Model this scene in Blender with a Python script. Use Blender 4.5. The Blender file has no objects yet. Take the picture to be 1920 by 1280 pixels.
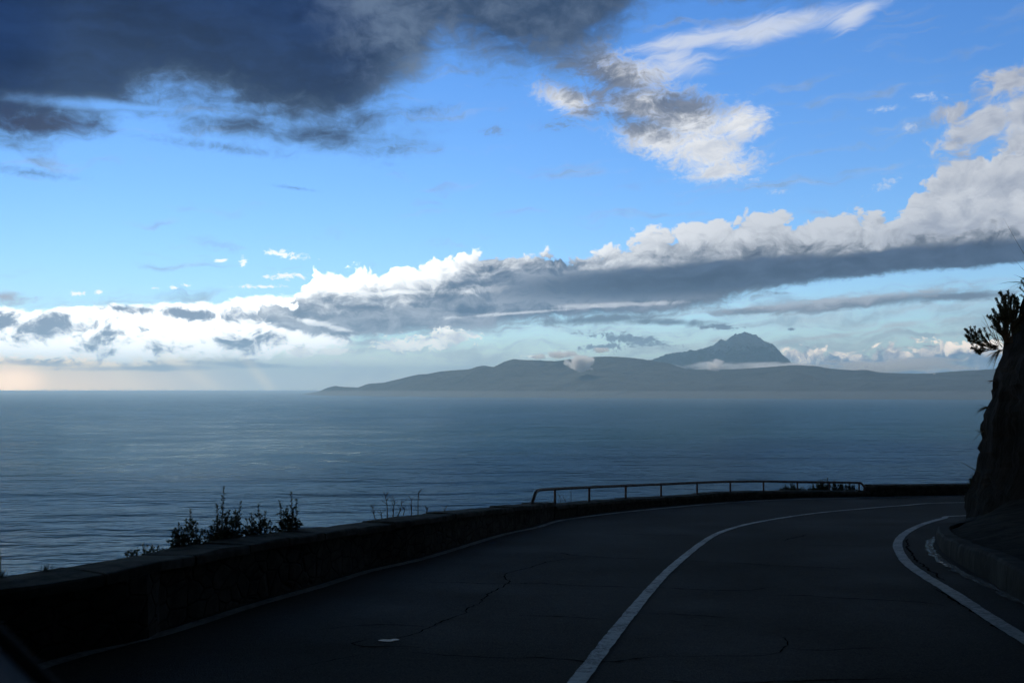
import bpy, bmesh, math, random
from mathutils import Vector, Matrix, noise

R = math.radians
sc = bpy.context.scene
COL = sc.collection

# ------------------------------------------------------------------ camera
F = 1844.0                      # focal length in pixels of the 1920 x 1280 photograph
PITCH = math.atan(88.0 / F)
SEA_Z = -120.0                  # the eye is the origin; the sea lies 120 m below it
cam_d = bpy.data.cameras.new('camera')
cam = bpy.data.objects.new('camera', cam_d)
COL.objects.link(cam)
cam.rotation_euler = (math.pi / 2 + PITCH, 0, 0)
cam_d.sensor_width = 36.0
cam_d.lens = F / 1920 * 36.0
cam_d.clip_start = 0.05
cam_d.clip_end = 300000
cam_d.dof.use_dof = True
cam_d.dof.focus_distance = 22.0
cam_d.dof.aperture_fstop = 5.6
sc.camera = cam


def ray(px, py):
    u, v = (px - 960) / F, (640 - py) / F
    return Vector((u, math.cos(PITCH) - v * math.sin(PITCH), math.sin(PITCH) + v * math.cos(PITCH)))


def azel(px, py):
    d = ray(px, py)
    return math.degrees(math.atan2(d.x, d.y)), math.degrees(math.atan2(d.z, math.hypot(d.x, d.y)))


# ------------------------------------------------------------------ light and exposure
SUN_AZ, SUN_EL = -20.0, 45.0
sc.view_settings.view_transform = 'Standard'
sc.view_settings.look = 'None'
sc.view_settings.exposure = 0.0
sc.view_settings.gamma = 1.0
sc.view_settings.use_curve_mapping = False
sc.cycles.use_denoising = True
sc.cycles.max_bounces = 9
sc.cycles.diffuse_bounces = 2
sc.cycles.glossy_bounces = 3
sc.cycles.transparent_max_bounces = 8
sc.cycles.volume_bounces = 6
sc.cycles.caustics_reflective = False
sc.cycles.caustics_refractive = False
sc.cycles.sample_clamp_indirect = 4.0

sun_d = bpy.data.lights.new('sun', 'SUN')
sun_d.energy = 3.0
sun_d.angle = R(9)
sun_d.color = (1.0, 0.88, 0.70)
sun = bpy.data.objects.new('sun', sun_d)
COL.objects.link(sun)
sdir = Vector((math.sin(R(SUN_AZ)) * math.cos(R(SUN_EL)), math.cos(R(SUN_AZ)) * math.cos(R(SUN_EL)), math.sin(R(SUN_EL))))
sun.rotation_euler = sdir.to_track_quat('Z', 'Y').to_euler()


# ------------------------------------------------------------------ node helper: arithmetic on sockets
class X:
    tree = None

    def __init__(s, sock): s.s = sock

    def __add__(a, b): return mth('ADD', a, b)
    def __radd__(a, b): return mth('ADD', b, a)
    def __sub__(a, b): return mth('SUBTRACT', a, b)
    def __rsub__(a, b): return mth('SUBTRACT', b, a)
    def __mul__(a, b): return mth('MULTIPLY', a, b)
    def __rmul__(a, b): return mth('MULTIPLY', b, a)
    def __truediv__(a, b): return mth('DIVIDE', a, b)
    def __pow__(a, b): return mth('POWER', a, b)


def put(inp, v):
    if isinstance(v, X): X.tree.links.new(v.s, inp)
    elif isinstance(v, bpy.types.NodeSocket): X.tree.links.new(v, inp)
    else:
        if inp.type == 'RGBA' and len(v) == 3: v = (*v, 1)
        inp.default_value = v


def node(t, **kw):
    n = X.tree.nodes.new(t)
    for k, v in kw.items(): setattr(n, k, v)
    return n


def mth(op, a, b=None, c=None):
    n = node('ShaderNodeMath', operation=op)
    put(n.inputs[0], a)
    if b is not None: put(n.inputs[1], b)
    if c is not None: put(n.inputs[2], c)
    return X(n.outputs[0])


def mx(a, b): return mth('MAXIMUM', a, b)
def mn(a, b): return mth('MINIMUM', a, b)


def smooth(x, a, b, lo=0.0, hi=1.0):
    n = node('ShaderNodeMapRange', interpolation_type='SMOOTHSTEP')
    put(n.inputs['Value'], x)
    n.inputs['From Min'].default_value = a; n.inputs['From Max'].default_value = b
    n.inputs['To Min'].default_value = lo; n.inputs['To Max'].default_value = hi
    return X(n.outputs[0])


def lin(x, a, b, lo=0.0, hi=1.0):
    k = (hi - lo) / (b - a)
    return mn(mx(mth('MULTIPLY_ADD', x, k, lo - a * k), min(lo, hi)), max(lo, hi))


def mix(f, a, b, blend='MIX'):
    n = node('ShaderNodeMix', data_type='RGBA', blend_type=blend)
    put(n.inputs[0], f); put(n.inputs[6], a); put(n.inputs[7], b)
    return n.outputs[2]


def vec(x, y, z=0.0):
    n = node('ShaderNodeCombineXYZ')
    put(n.inputs[0], x); put(n.inputs[1], y); put(n.inputs[2], z)
    return n.outputs[0]


def mapping(v, loc=(0, 0, 0), rot=(0, 0, 0), scale=(1, 1, 1), kind='POINT'):
    n = node('ShaderNodeMapping', vector_type=kind)
    put(n.inputs[0], v); n.inputs[1].default_value = loc; n.inputs[2].default_value = rot; n.inputs[3].default_value = scale
    return n.outputs[0]


def vmath(op, a, b=None, scale=None):
    n = node('ShaderNodeVectorMath', operation=op)
    put(n.inputs[0], a)
    if b is not None: put(n.inputs[1], b)
    if scale is not None: n.inputs['Scale'].default_value = scale
    return n


def noise2(v, scale, detail=6, rough=0.55, dist=0.0, dims='2D', lac=2.0):
    n = node('ShaderNodeTexNoise', noise_dimensions=dims)
    put(n.inputs['Vector'], v)
    n.inputs['Scale'].default_value = scale; n.inputs['Detail'].default_value = detail
    n.inputs['Roughness'].default_value = rough; n.inputs['Distortion'].default_value = dist
    n.inputs['Lacunarity'].default_value = lac
    return n


def curve(x, pts):
    """float curve through pts; x and y already 0..1"""
    n = node('ShaderNodeFloatCurve')
    put(n.inputs['Value'], x)
    c = n.mapping.curves[0]
    pts = sorted(pts)
    c.points[0].location = pts[0]
    c.points[1].location = pts[-1]
    for p in pts[1:-1]: c.points.new(*p)
    for p in c.points: p.handle_type = 'AUTO_CLAMPED'
    n.mapping.extend = 'HORIZONTAL'
    n.mapping.update()
    return X(n.outputs[0])


def srgb(r, g, b, k=1.0):
    f = lambda c: (c / 12.92 if c <= 0.04045 else ((c + 0.055) / 1.055) ** 2.4) * k
    return (f(r / 255), f(g / 255), f(b / 255), 1)


# ------------------------------------------------------------------ the sky: Nishita air with layers of cloud in front of it
W = bpy.data.worlds.new('World')
sc.world = W
W.use_nodes = True
W.cycles.sampling_method = 'MANUAL'
W.cycles.sample_map_resolution = 512
X.tree = W.node_tree
X.tree.nodes.clear()
SKY_STRENGTH = 0.10
KC = 1.0 / SKY_STRENGTH


def cc(r, g, b, k=1.0): return srgb(r, g, b, k * KC)


tc = node('ShaderNodeTexCoord')
dirv = tc.outputs['Generated']
sep = node('ShaderNodeSeparateXYZ'); put(sep.inputs[0], dirv)
dx, dy, dz = (X(o) for o in sep.outputs)
az = mth('ARCTAN2', dx, dy) * 57.29578
el = mth('ARCSINE', dz) * 57.29578
AZ0, AZ1, EL1 = -34.0, 34.0, 30.0
azn = lin(az, AZ0, AZ1)


def elcurve(pts):
    q = []
    for p in pts:
        a, e = azel(*p)
        q.append(((a - AZ0) / (AZ1 - AZ0), max(0.0, e) / EL1))
    return curve(azn, q) * EL1


def ell(*items):
    """1 at the middle of the nearest ellipse, 0 on its edge; items are (px, py, rx, ry, turn) of the view"""
    best = None
    k = 57.29578 / F
    for it in items:
        px, py, rx, ry = it[:4]
        t = R(it[4] if len(it) > 4 else 0)
        a, e = azel(px, py)
        ax, ex = math.cos(t) / (rx * k), math.sin(t) / (rx * k)
        ay, ey = -math.sin(t) / (ry * k), math.cos(t) / (ry * k)
        u = mth('MULTIPLY_ADD', az, ax, mth('MULTIPLY_ADD', el, ex, -a * ax - e * ex))
        v = mth('MULTIPLY_ADD', az, ay, mth('MULTIPLY_ADD', el, ey, -a * ay - e * ey))
        l = mth('MULTIPLY_ADD', u, u, v * v)
        best = l if best is None else mn(best, l)
    best = mth('SQRT', best)
    return 1.0 - best


# noises shared by the layers (degrees of sky as units)
def rot2(u, v, deg, su, sv, ou=0.0, ov=0.0):
    c_, s_ = math.cos(R(deg)), math.sin(R(deg))
    return vec((u * c_ + v * s_) * su + ou, (v * c_ - u * s_) * sv + ov)


wu = X(noise2(vec(az, el * 1.3), 0.35, 3, 0.5).outputs[0]) - 0.5
wv = X(noise2(vec(az + 71.3, el * 1.3 + 13.7), 0.35, 3, 0.5).outputs[0]) - 0.5
azw, elw = az + wu * 1.8, el + wv * 1.5
def puffs(x, y, scale, detail):
    n = node('ShaderNodeTexVoronoi', voronoi_dimensions='2D', feature='SMOOTH_F1')
    n.inputs['Smoothness'].default_value = 0.35
    n.normalize = False
    put(n.inputs['Vector'], vec(x, y))
    n.inputs['Scale'].default_value = scale; n.inputs['Detail'].default_value = detail
    n.inputs['Roughness'].default_value = 0.52; n.inputs['Lacunarity'].default_value = 2.3
    return X(n.outputs['Distance'])


nF = X(noise2(vec(azw, elw * 1.45), 0.62, 11, 0.67).outputs[0]) - 0.5
nF2 = X(noise2(vec(azw - 0.16, elw * 1.45 + 0.34), 0.62, 7, 0.67).outputs[0]) - 0.5
nH = X(noise2(vec(azw, elw * 1.6), 2.6, 7, 0.62).outputs[0]) - 0.5            # fine tufts
nB = 0.58 - puffs(azw + nF * 0.9, elw * 1.35 + nF * 0.8, 0.55, 2.0)          # rounded heads of cumulus
nB2 = 0.58 - puffs(azw + nF * 0.9 - 0.22, elw * 1.35 + nF * 0.8 + 0.5, 0.55, 1.0)
nC = nF * 0.70 + nB * 0.34
relief = (nB2 - nB) * 0.7 + (nF2 - nF) * 1.1         # >0 on the side turned from the sun
nS = X(noise2(rot2(azw, elw, 4, 0.16, 1.35), 0.9, 7, 0.58).outputs[0]) - 0.5     # drawn-out layers
pl = mx(dz, 0.02) + 0.10
nD = X(noise2(vec(dx / pl + wu * 0.10, (dy / pl + wv * 0.10) * 0.8), 2.2, 8, 0.56).outputs[0]) - 0.5      # high deck seen from below
nI = X(noise2(rot2(azw, elw, 11, 0.22, 1.6), 0.8, 7, 0.62, 0.4).outputs[0]) - 0.5  # wind-drawn wisps

nish = node('ShaderNodeTexSky', sky_type='NISHITA')
nish.sun_disc = False
nish.sun_elevation = R(SUN_EL)
nish.sun_rotation = R(SUN_AZ)
nish.altitude = 0
nish.air_density = 1.0
nish.dust_density = 0.0
nish.ozone_density = 3.0
hs = node('ShaderNodeHueSaturation')
put(hs.inputs['Color'], nish.outputs[0])
hs.inputs['Saturation'].default_value = 1.17
hs.inputs['Value'].default_value = 1.2
gm = node('ShaderNodeGamma')
put(gm.inputs[0], mix(1.0, hs.outputs[0], (0.1, 0.1, 0.1, 1), 'MULTIPLY')); gm.inputs[1].default_value = 1.25
out = mix(1.0, gm.outputs[0], (10.4, 10.9, 11.7, 1), 'MULTIPLY')

sunward = smooth(az, 8.0, -26.0)
white = mix(smooth(az, 18, -3), cc(222, 226, 234), mix(sunward, cc(250, 250, 250, 1.3), cc(255, 253, 248, 2.6)))
grey = mix(smooth(az, 0, -22), mix(smooth(az, 2, 18), cc(72, 100, 138), cc(54, 70, 98)), cc(150, 163, 186, 1.0))


def over(alpha, colour):
    global out
    out = mix(alpha, out, colour)


# thin wisps, upper right
d = ell((1450, 52, 230, 30, 7), (1310, 75, 190, 24, 8), (1600, 32, 60, 24, 20), (1260, 120, 120, 40, 8)) * 1.5 + nI * 2.0
over(smooth(d, 0.0, 1.3) * 0.85, cc(222, 230, 246))

# pale veil of drawn-out cloud low on the right and in the middle
d = mn(lin(el, 5.6, 4.6), lin(el, 0.0, 0.6)) * 0.5 + nS * 2.4 + nF * 0.7 - 0.35 + smooth(az, -4, 6) * 0.12
over(smooth(d, -0.2, 0.7) * 0.6, mix(smooth(nF + nS * 0.6, 0.25, -0.25), cc(150, 164, 182), cc(232, 232, 232)))
# the pale low sky, warm towards the sun
over(smooth(el, 3.0, 0.1) * smooth(az, 10, -18) * 0.85, mix(smooth(az, -13, -29), cc(220, 213, 200, 2.9), cc(255, 206, 146, 8.5)))
over(smooth(el, 2.4, 0.3) * smooth(az, 2, 14) * 0.35, cc(196, 206, 214))

# cumulus behind the mountain
d = ell((1505, 668, 55, 26), (1580, 676, 80, 20), (1680, 668, 40, 30), (1640, 690, 140, 22), (1765, 664, 70, 34), (1850, 668, 60, 40), (1960, 668, 90, 44), (1740, 694, 170, 16))
d = d * 0.9 + nC * 1.7 + nH * 1.4
over(smooth(d, 0.0, 0.35), mix(smooth(relief * 0.8 + lin(el, 0.8, 2.4, 0.22, -0.12) - nF * 0.5, 0.30, -0.30), cc(128, 150, 178), cc(255, 232, 206, 2.6)))

# left mass of cumulus, bright towards the sun
TL = elcurve([(-300, 560), (0, 572), (70, 574), (150, 570), (260, 566), (360, 563), (480, 552), (560, 548), (640, 570), (720, 610), (800, 640), (900, 650)])
BL = elcurve([(-300, 690), (0, 684), (150, 686), (300, 688), (420, 678), (520, 684), (580, 678), (640, 660), (700, 634), (760, 612), (900, 590)])
aL = smooth(TL - el + nC * 0.9 + nH * 0.2, 0.0, 0.30) * smooth(el - BL + nC * 1.5 + nH * 0.7 + nS * 0.6, -0.1, 0.55)
gL = ell((70, 608, 130, 22, -3), (330, 586, 170, 9, -4), (520, 604, 100, 12, -12), (460, 640, 66, 16, 0), (500, 634, 36, 18, 0), (195, 640, 44, 22, 0), (290, 655, 26, 12), (80, 680, 110, 9, -2), (280, 684, 140, 6, 2), (640, 622, 90, 18, -8))
litL = smooth(gL * 0.6 + nF * 2.6 + nH * 0.9 + nS * 0.6 + relief * 0.8, 0.66, -0.18)
over(aL, mix(litL, grey, white))
d = ell((70, 682, 150, 8, -1), (260, 690, 200, 7, 1), (470, 684, 130, 7, -2)) + nS * 1.6 + nF * 1.0 + nH * 0.4
over(smooth(d, -0.1, 0.9) * 0.75, cc(160, 164, 174, 1.2))

# the long bank rising to the right
TM = elcurve([(-300, 640), (300, 622), (420, 602), (480, 578), (520, 556), (575, 530), (590, 500), (640, 490), (690, 500), (760, 490), (850, 474), (900, 468), (950, 472), (1020, 468), (1110, 464), (1180, 438), (1280, 410), (1380, 400), (1440, 380), (1480, 400), (1530, 400), (1590, 384), (1640, 396), (1690, 394), (1705, 350), (1760, 315), (1810, 300), (1835, 270), (1900, 255), (2050, 240), (2300, 240)])
BM = elcurve([(-300, 590), (300, 596), (420, 602), (480, 606), (520, 614), (560, 624), (640, 644), (760, 634), (900, 620), (1000, 612), (1100, 606), (1230, 596), (1330, 582), (1400, 560), (1470, 537), (1600, 522), (1750, 508), (1900, 494), (2300, 470)])
GM = elcurve([(-300, 560), (380, 560), (520, 566), (600, 562), (720, 556), (800, 550), (850, 520), (900, 500), (1000, 488), (1100, 496), (1190, 500), (1260, 492), (1330, 488), (1420, 466), (1500, 470), (1600, 470), (1700, 456), (1800, 450), (2000, 440), (2300, 430)])
aM = smooth(TM - el + nC * 1.5 + nB * 0.75 + nH * 0.25, 0.0, 0.32) * smooth(el - BM + nS * 1.3 + nF * 1.0 + nH * 0.3, -0.15, 0.65)
litM = smooth((el - GM) + nF * 2.4 + nB * 0.6 + nS * 0.4 + nH * 0.3, -0.85, 1.0)
hi = smooth(relief * 0.75 + nF * 0.7 - (el - GM) * 0.16, 0.60, -0.35)
streak = smooth(ell((770, 547, 190, 15, 2), (640, 530, 160, 24, 5), (1150, 572, 170, 5, 2), (1180, 594, 130, 4, 2), (980, 586, 150, 4, 4), (1420, 522, 170, 4, 6), (600, 607, 80, 7, -12)) * 0.8 + nS * 1.6 + nF * 1.2, 0.0, 0.7)
base = mix(smooth(nS + nF * 0.9, -0.3, 0.35), mix(0.22, grey, (0, 0, 0, 1)), mix(0.26, grey, white))
over(aM, mix(mx(litM, streak * 0.95), base, mix(hi, mix(0.55, grey, white), white)))

# tower at the right end
d = ell((1890, 160, 60, 40, 0), (1850, 232, 104, 44, 10), (1790, 215, 40, 26), (1930, 220, 110, 70), (1800, 345, 110, 34, 15), (1900, 330, 150, 90), (1760, 425, 180, 34, 8), (1940, 420, 150, 46), (2050, 260, 200, 160)) * 1.3 + nC * 2.0 + nI * 1.0 + nH * 0.8
over(smooth(d, -0.05, 0.8) * 0.96, mix(smooth(relief * 0.45 + nF * 1.1 + nS * 0.4, 0.45, -0.35), cc(164, 172, 190), cc(216, 220, 228)))
# its base stays grey
d = ell((1560, 503, 520, 28, 4), (1330, 520, 420, 36, 3), (1880, 478, 240, 22, 4)) * 1.2 + nS * 1.0 + nF * 1.0
over(smooth(d, 0.0, 0.6), mix(smooth(nS + nF * 0.8, -0.35, 0.35), cc(44, 60, 90), cc(78, 96, 126)))

# flat cloud strips over the far land
d = ell((1620, 566, 250, 15, 4), (1420, 582, 120, 9, 3), (1790, 556, 140, 12, 1)) + nS * 1.3 + nF * 0.9
over(smooth(d, 0.0, 0.7) * 0.9, mix(smooth(nS * 1.2 + nF * 1.2 + ell((1600, 556, 260, 14, 4)) * 0.4, -0.2, 0.6), cc(104, 114, 134), cc(196, 200, 210)))
d = ell((1250, 604, 150, 11, -2), (1130, 598, 200, 13, 3)) + nS * 1.5 + nF * 0.7
over(smooth(d, 0.0, 0.8) * 0.85, cc(82, 100, 124))
d = ell((1180, 636, 100, 12, -6), (1130, 650, 70, 10, 4), (1350, 613, 48, 7, -4), (1484, 617, 9, 3)) * 0.9 + nF * 1.6 + nH * 2.0 + nS * 0.5
over(smooth(d, 0.05, 0.6) * 0.9, mix(smooth(nF, -0.2, 0.3), cc(78, 98, 122), cc(120, 136, 156)))
d = ell((1560, 630, 190, 7, 6), (1700, 606, 130, 10, 4)) + nS * 1.4 + nF * 0.7
over(smooth(d, 0.0, 0.9) * 0.5, cc(212, 210, 212))

# bright cumulus in the middle
d = ell((800, 642, 110, 20), (740, 648, 62, 16), (850, 632, 70, 20), (880, 630, 40, 14), (1060, 663, 30, 8), (628, 684, 14, 11, 40), (700, 671, 18, 5), (620, 658, 44, 8), (560, 660, 34, 14), (1000, 668, 40, 5)) + nC * 1.6 + nH * 1.6 - 0.1
over(smooth(d, 0.0, 0.35), mix(smooth(relief * 0.7 + nF * 0.5, 0.42, -0.10), mix(0.55, grey, white), cc(255, 252, 242, 1.7)))

# small puffs in the blue
d = ell((540, 478, 44, 7, -6), (530, 518, 42, 7, 3), (495, 537, 60, 3.5, 2), (416, 488, 12, 3.5), (350, 534, 13, 4), (146, 550, 17, 4), (184, 547, 10, 4), (290, 540, 10, 3), (456, 490, 8, 12), (326, 538, 8, 3)) * 0.9 + nF * 1.2 + nH * 3.0
over(smooth(d, 0.0, 0.8) * 0.95, mix(0.3, cc(255, 255, 255), white))
d = ell((10, 556, 62, 17, -4)) + nF * 2.0 + nS * 0.8
over(smooth(d, 0.0, 0.9), mix(smooth(el + nF, 5.4, 4.9), cc(250, 250, 250), cc(186, 188, 204)))
d = ell((1455, 360, 22, 7), (1735, 180, 34, 9, -10), (1700, 240, 22, 14), (1660, 205, 34, 7), (1660, 345, 40, 12, 20)) * 0.9 + nF * 1.6 + nH * 2.6 - 0.1
over(smooth(d, 0.0, 1.2) * 0.55, cc(224, 232, 244))

# torn cloud in the upper middle: grey above, sunlit fringe below
d = ell((1215, 195, 160, 48, -10), (1290, 222, 130, 60, -20), (1320, 280, 110, 52, -22), (1235, 262, 110, 42, -24), (1385, 232, 66, 42, 10), (1350, 320, 80, 24, 4), (1070, 190, 80, 32, -20), (1160, 140, 130, 46, -20)) * 1.2 + nI * 1.2 + nF * 1.2 + nH * 1.1
aC = smooth(d, -0.15, 0.9)
g = ell((1265, 196, 100, 32, -6), (1160, 222, 110, 26, -14), (1120, 150, 150, 60, -25), (1060, 234, 80, 20), (930, 242, 70, 40)) + nF * 1.8 + nH * 0.8 + nI * 0.5
over(aC * 0.98, mix(smooth(g, 0.75, -0.40), mix(smooth(nF, -0.25, 0.25), cc(96, 110, 134), cc(136, 144, 162)), mix(smooth(nI + nF * 0.6, 0.35, -0.30), cc(212, 218, 230), cc(255, 255, 255))))

d = ell((1050, 234, 56, 11, 2), (930, 244, 34, 12, 6)) * 0.7 + nF * 1.6 + nI * 1.0 + nH * 1.8
over(smooth(d, 0.0, 1.1) * 0.75, cc(120, 140, 172))

# the dark deck overhead; it also closes the sky above and behind the view
BD = elcurve([(-400, 250), (-100, 262), (0, 274), (70, 276), (140, 262), (200, 262), (235, 225), (300, 216), (380, 234), (450, 246), (500, 268), (570, 284), (640, 272), (690, 236), (740, 188), (790, 146), (840, 112), (900, 124), (960, 142), (1050, 144), (1110, 118), (1160, 88), (1215, 36), (1300, 14), (1440, 10), (1560, -10), (1700, -60), (2000, -130), (2400, -160)])
hole = ell((265, 203, 120, 8, 2), (455, 236, 50, 11, -6), (330, 262, 110, 9, 4), (240, 215, 30, 11))
d = el - BD + nD * 3.6 + nS * 2.0 + nF * 2.4 + nH * 0.4
d = mn(d, 0.7 - hole * 1.1 + nD * 1.2 + nS * 1.4 + nF * 1.2)
d = mx(d, ell((650, 200, 110, 66, -30), (600, 246, 170, 40, 0), (470, 232, 160, 26, 0)) * 1.7 + nD * 2.6 + nS * 2.2 + nF * 2.0 + nH * 0.5)
d = mx(d, (ell((420, 277, 105, 8, -3), (735, 280, 60, 13, 8), (55, 324, 64, 6, -3), (790, 208, 44, 9, 6), (550, 352, 36, 3, -6)) * 0.8 + nS * 1.2 + nF * 1.4 + nH * 1.8) * 0.9)
behind = smooth(mth('ABSOLUTE', az), 36, 70)
d = d + ((el - 9.0) * 0.5 + nD * 4.0 - d) * behind
d = d + (nD * 3.0 + 1.6 - d) * smooth(el, 24, 40)
aD = smooth(d, -0.6, 2.0)
core = smooth(d + nD * 1.6 + nF, 0.3, 3.0)
pale = smooth(az + (el - 20.2) * 0.52 + nF * 5.0 + nD * 4.0, -12.5, -5.2) * smooth(el, 32, 24)
dk = mix(pale, mix(core, cc(70, 94, 128), mix(smooth(nD + nS * 0.6 + nF * 0.5, -0.3, 0.35), cc(12, 32, 72), cc(32, 58, 106))), mix(smooth(nD + nF * 0.8, -0.3, 0.3), cc(56, 78, 110), cc(104, 124, 152)))
dk = mix(smooth(ell((90, 236, 170, 34, -3)) + nS * 1.0 + nF, 0.0, 0.8), dk, cc(46, 54, 90))
over(aD, dk)

# low warm light under the cloud, slanting down from the hidden sun
sh = ell((20, 714, 70, 36, 0)) * 1.2
over(smooth(sh, 0.0, 1.0) * 0.8, cc(255, 206, 150, 12.0))
sh = mx(ell((370, 706, 90, 20, -34)), mx(ell((490, 708, 70, 17, -48)), ell((230, 708, 70, 22, -30))))
over(smooth(sh, 0.0, 1.0) * 0.26, cc(255, 220, 170, 6.0))

# below the horizon the dome goes on as the sea does
over(smooth(el, 0.0, -1.0), cc(70, 96, 118))

bg = node('ShaderNodeBackground')
put(bg.inputs['Color'], out)
bg.inputs['Strength'].default_value = SKY_STRENGTH
wo = node('ShaderNodeOutputWorld')
X.tree.links.new(bg.outputs[0], wo.inputs[0])


# ------------------------------------------------------------------ materials
def material(name, fn, **kw):
    m = bpy.data.materials.new(name)
    m.use_nodes = True
    X.tree = m.node_tree
    X.tree.nodes.clear()
    b = node('ShaderNodeBsdfPrincipled')
    o = node('ShaderNodeOutputMaterial')
    X.tree.links.new(b.outputs[0], o.inputs[0])
    for k, v in kw.items(): b.inputs[k].default_value = v
    fn(b)
    return m


def gco(scale=(1, 1, 1), rot=(0, 0, 0)):
    g = node('ShaderNodeNewGeometry')
    return mapping(g.outputs['Position'], scale=scale, rot=rot)


def nz(scale, detail=5, rough=0.55, sc3=(1, 1, 1), rot=(0, 0, 0)):
    return X(noise2(gco(sc3, rot), scale, detail, rough, dims='3D').outputs[0])


def bump(b, h, dist, strength=1.0):
    n = node('ShaderNodeBump')
    put(n.inputs['Height'], h)
    n.inputs['Distance'].default_value = dist
    n.inputs['Strength'].default_value = strength
    put(b.inputs['Normal'], n.outputs[0])


def f_sea(b):
    # wind waves of several lengths, crests lying across the view
    r = (0, 0, R(8))
    n1 = nz(1 / 9.0, 5, 0.62, (0.35, 1.0, 1.0), r)
    n2 = nz(1 / 34.0, 3, 0.55, (0.35, 1.0, 1.0), (0, 0, R(-5)))
    n3 = nz(1 / 130.0, 4, 0.55, (0.5, 1.0, 1.0), (0, 0, R(4)))
    gust = nz(1 / 1500.0, 5, 0.6, (0.22, 1.0, 1.0), (0, 0, R(3)))
    cat = nz(1 / 170.0, 6, 0.66, (0.5, 1.0, 1.0), (0, 0, R(-2)))
    h = (n1 * 1.7 + n2 * 5.0 + n3 * 17.0) * lin(gust * 0.5 + cat * 0.5, 0.32, 0.68, 0.50, 1.5)
    bump(b, h, 1.0)
    put(b.inputs['Base Color'], mix(smooth(gust, 0.3, 0.7), (0.010, 0.042, 0.056, 1), (0.018, 0.060, 0.070, 1)))
    put(b.inputs['Roughness'], lin(cat, 0.3, 0.7, 0.06, 0.20))


M = {}


def sea_material():
    m = material('sea_water', f_sea, IOR=1.333)
    X.tree = m.node_tree
    b = next(n for n in m.node_tree.nodes if n.type == 'BSDF_PRINCIPLED')
    o = next(n for n in m.node_tree.nodes if n.type == 'OUTPUT_MATERIAL')
    nl, rl_, cl_ = (b.inputs[k].links[0].from_socket for k in ('Normal', 'Roughness', 'Base Color'))
    m.node_tree.nodes.remove(b)
    fr = node('ShaderNodeFresnel'); fr.inputs[0].default_value = 1.333; put(fr.inputs['Normal'], nl)
    df = node('ShaderNodeBsdfDiffuse'); put(df.inputs[0], cl_)
    gl = node('ShaderNodeBsdfGlossy'); put(gl.inputs['Roughness'], rl_); put(gl.inputs['Normal'], nl)
    gl.inputs[0].default_value = (0.31, 0.42, 0.51, 1)
    mxs = node('ShaderNodeMixShader')
    put(mxs.inputs[0], fr.outputs[0])
    X.tree.links.new(df.outputs[0], mxs.inputs[1]); X.tree.links.new(gl.outputs[0], mxs.inputs[2])
    X.tree.links.new(mxs.outputs[0], o.inputs[0])
    return m


M['sea'] = sea_material()


def f_asphalt(b):
    fine = nz(70, 4, 0.75)
    mid = nz(9, 6, 0.7)
    big = nz(0.55, 4, 0.55)
    v = node('ShaderNodeTexVoronoi', feature='F1'); put(v.inputs['Vector'], gco()); v.inputs['Scale'].default_value = 95
    chip = X(v.outputs['Distance'])
    put(b.inputs['Base Color'], mix(smooth(big * 0.6 + mid * 0.4 + (fine - 0.5) * 2.4, 0.15, 0.95), (0.001, 0.001, 0.001, 1), (0.036, 0.032, 0.025, 1)))
    put(b.inputs['Roughness'], lin(big, 0.3, 0.7, 0.72, 0.9))
    bump(b, chip * 0.5 + fine * 0.3 + mid * 0.8, 0.006)


M['asphalt'] = material('asphalt', f_asphalt, **{'Specular IOR Level': 0.12})


def paint(name, col, wear_lo, wear_hi, under=(0.045, 0.045, 0.045, 1)):
    def f(b):
        a = nz(14, 6, 0.68)
        c = nz(1.1, 3, 0.5)
        s = nz(70, 2, 0.5)
        w = smooth(a * 0.6 + c * 0.4 + (s - 0.5) * 0.3, wear_lo, wear_hi)
        put(b.inputs['Base Color'], mix(w, under, mix(nz(30, 3, 0.6), tuple(x * 0.75 for x in col[:3]) + (1,), col)))
        b.inputs['Roughness'].default_value = 0.6
        bump(b, a, 0.004)
    return material(name, f)


M['line'] = paint('worn_white_paint', (0.56, 0.56, 0.53, 1), 0.36, 0.60)
M['edge'] = paint('faded_white_paint', (0.30, 0.30, 0.28, 1), 0.36, 0.60)
M['crack'] = material('crack_dark_gap', lambda b: None, **{'Specular IOR Level': 0.0, 'Base Color': (0.002, 0.002, 0.002, 1), 'Roughness': 0.9})


def f_stone(b):
    n = nz(6, 6, 0.62); n2 = nz(1.2, 4, 0.55); n3 = nz(60, 3, 0.6)
    put(b.inputs['Base Color'], mix(smooth(n * 0.6 + n2 * 0.4, 0.35, 0.65), (0.030, 0.032, 0.026, 1), (0.105, 0.10, 0.085, 1)))
    b.inputs['Roughness'].default_value = 0.9
    bump(b, n + n3 * 0.2, 0.03)


M['stone'] = material('weathered_stone', f_stone, **{'Specular IOR Level': 0.15})


def f_masonry(b):
    v = node('ShaderNodeTexVoronoi', feature='DISTANCE_TO_EDGE'); put(v.inputs['Vector'], gco((1, 1, 1.7))); v.inputs['Scale'].default_value = 4.2
    e = smooth(X(v.outputs['Distance']), 0.0, 0.09)
    n = nz(5, 6, 0.62)
    put(b.inputs['Base Color'], mix(e * 0.7 + 0.3 * smooth(n, 0.3, 0.7), (0.014, 0.013, 0.011, 1), mix(smooth(n, 0.35, 0.65), (0.025, 0.024, 0.02, 1), (0.06, 0.056, 0.048, 1))))
    b.inputs['Roughness'].default_value = 0.92
    bump(b, e * 0.6 + n * 0.6, 0.035)


M['masonry'] = material('rubble_masonry', f_masonry, **{'Specular IOR Level': 0.15})


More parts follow.
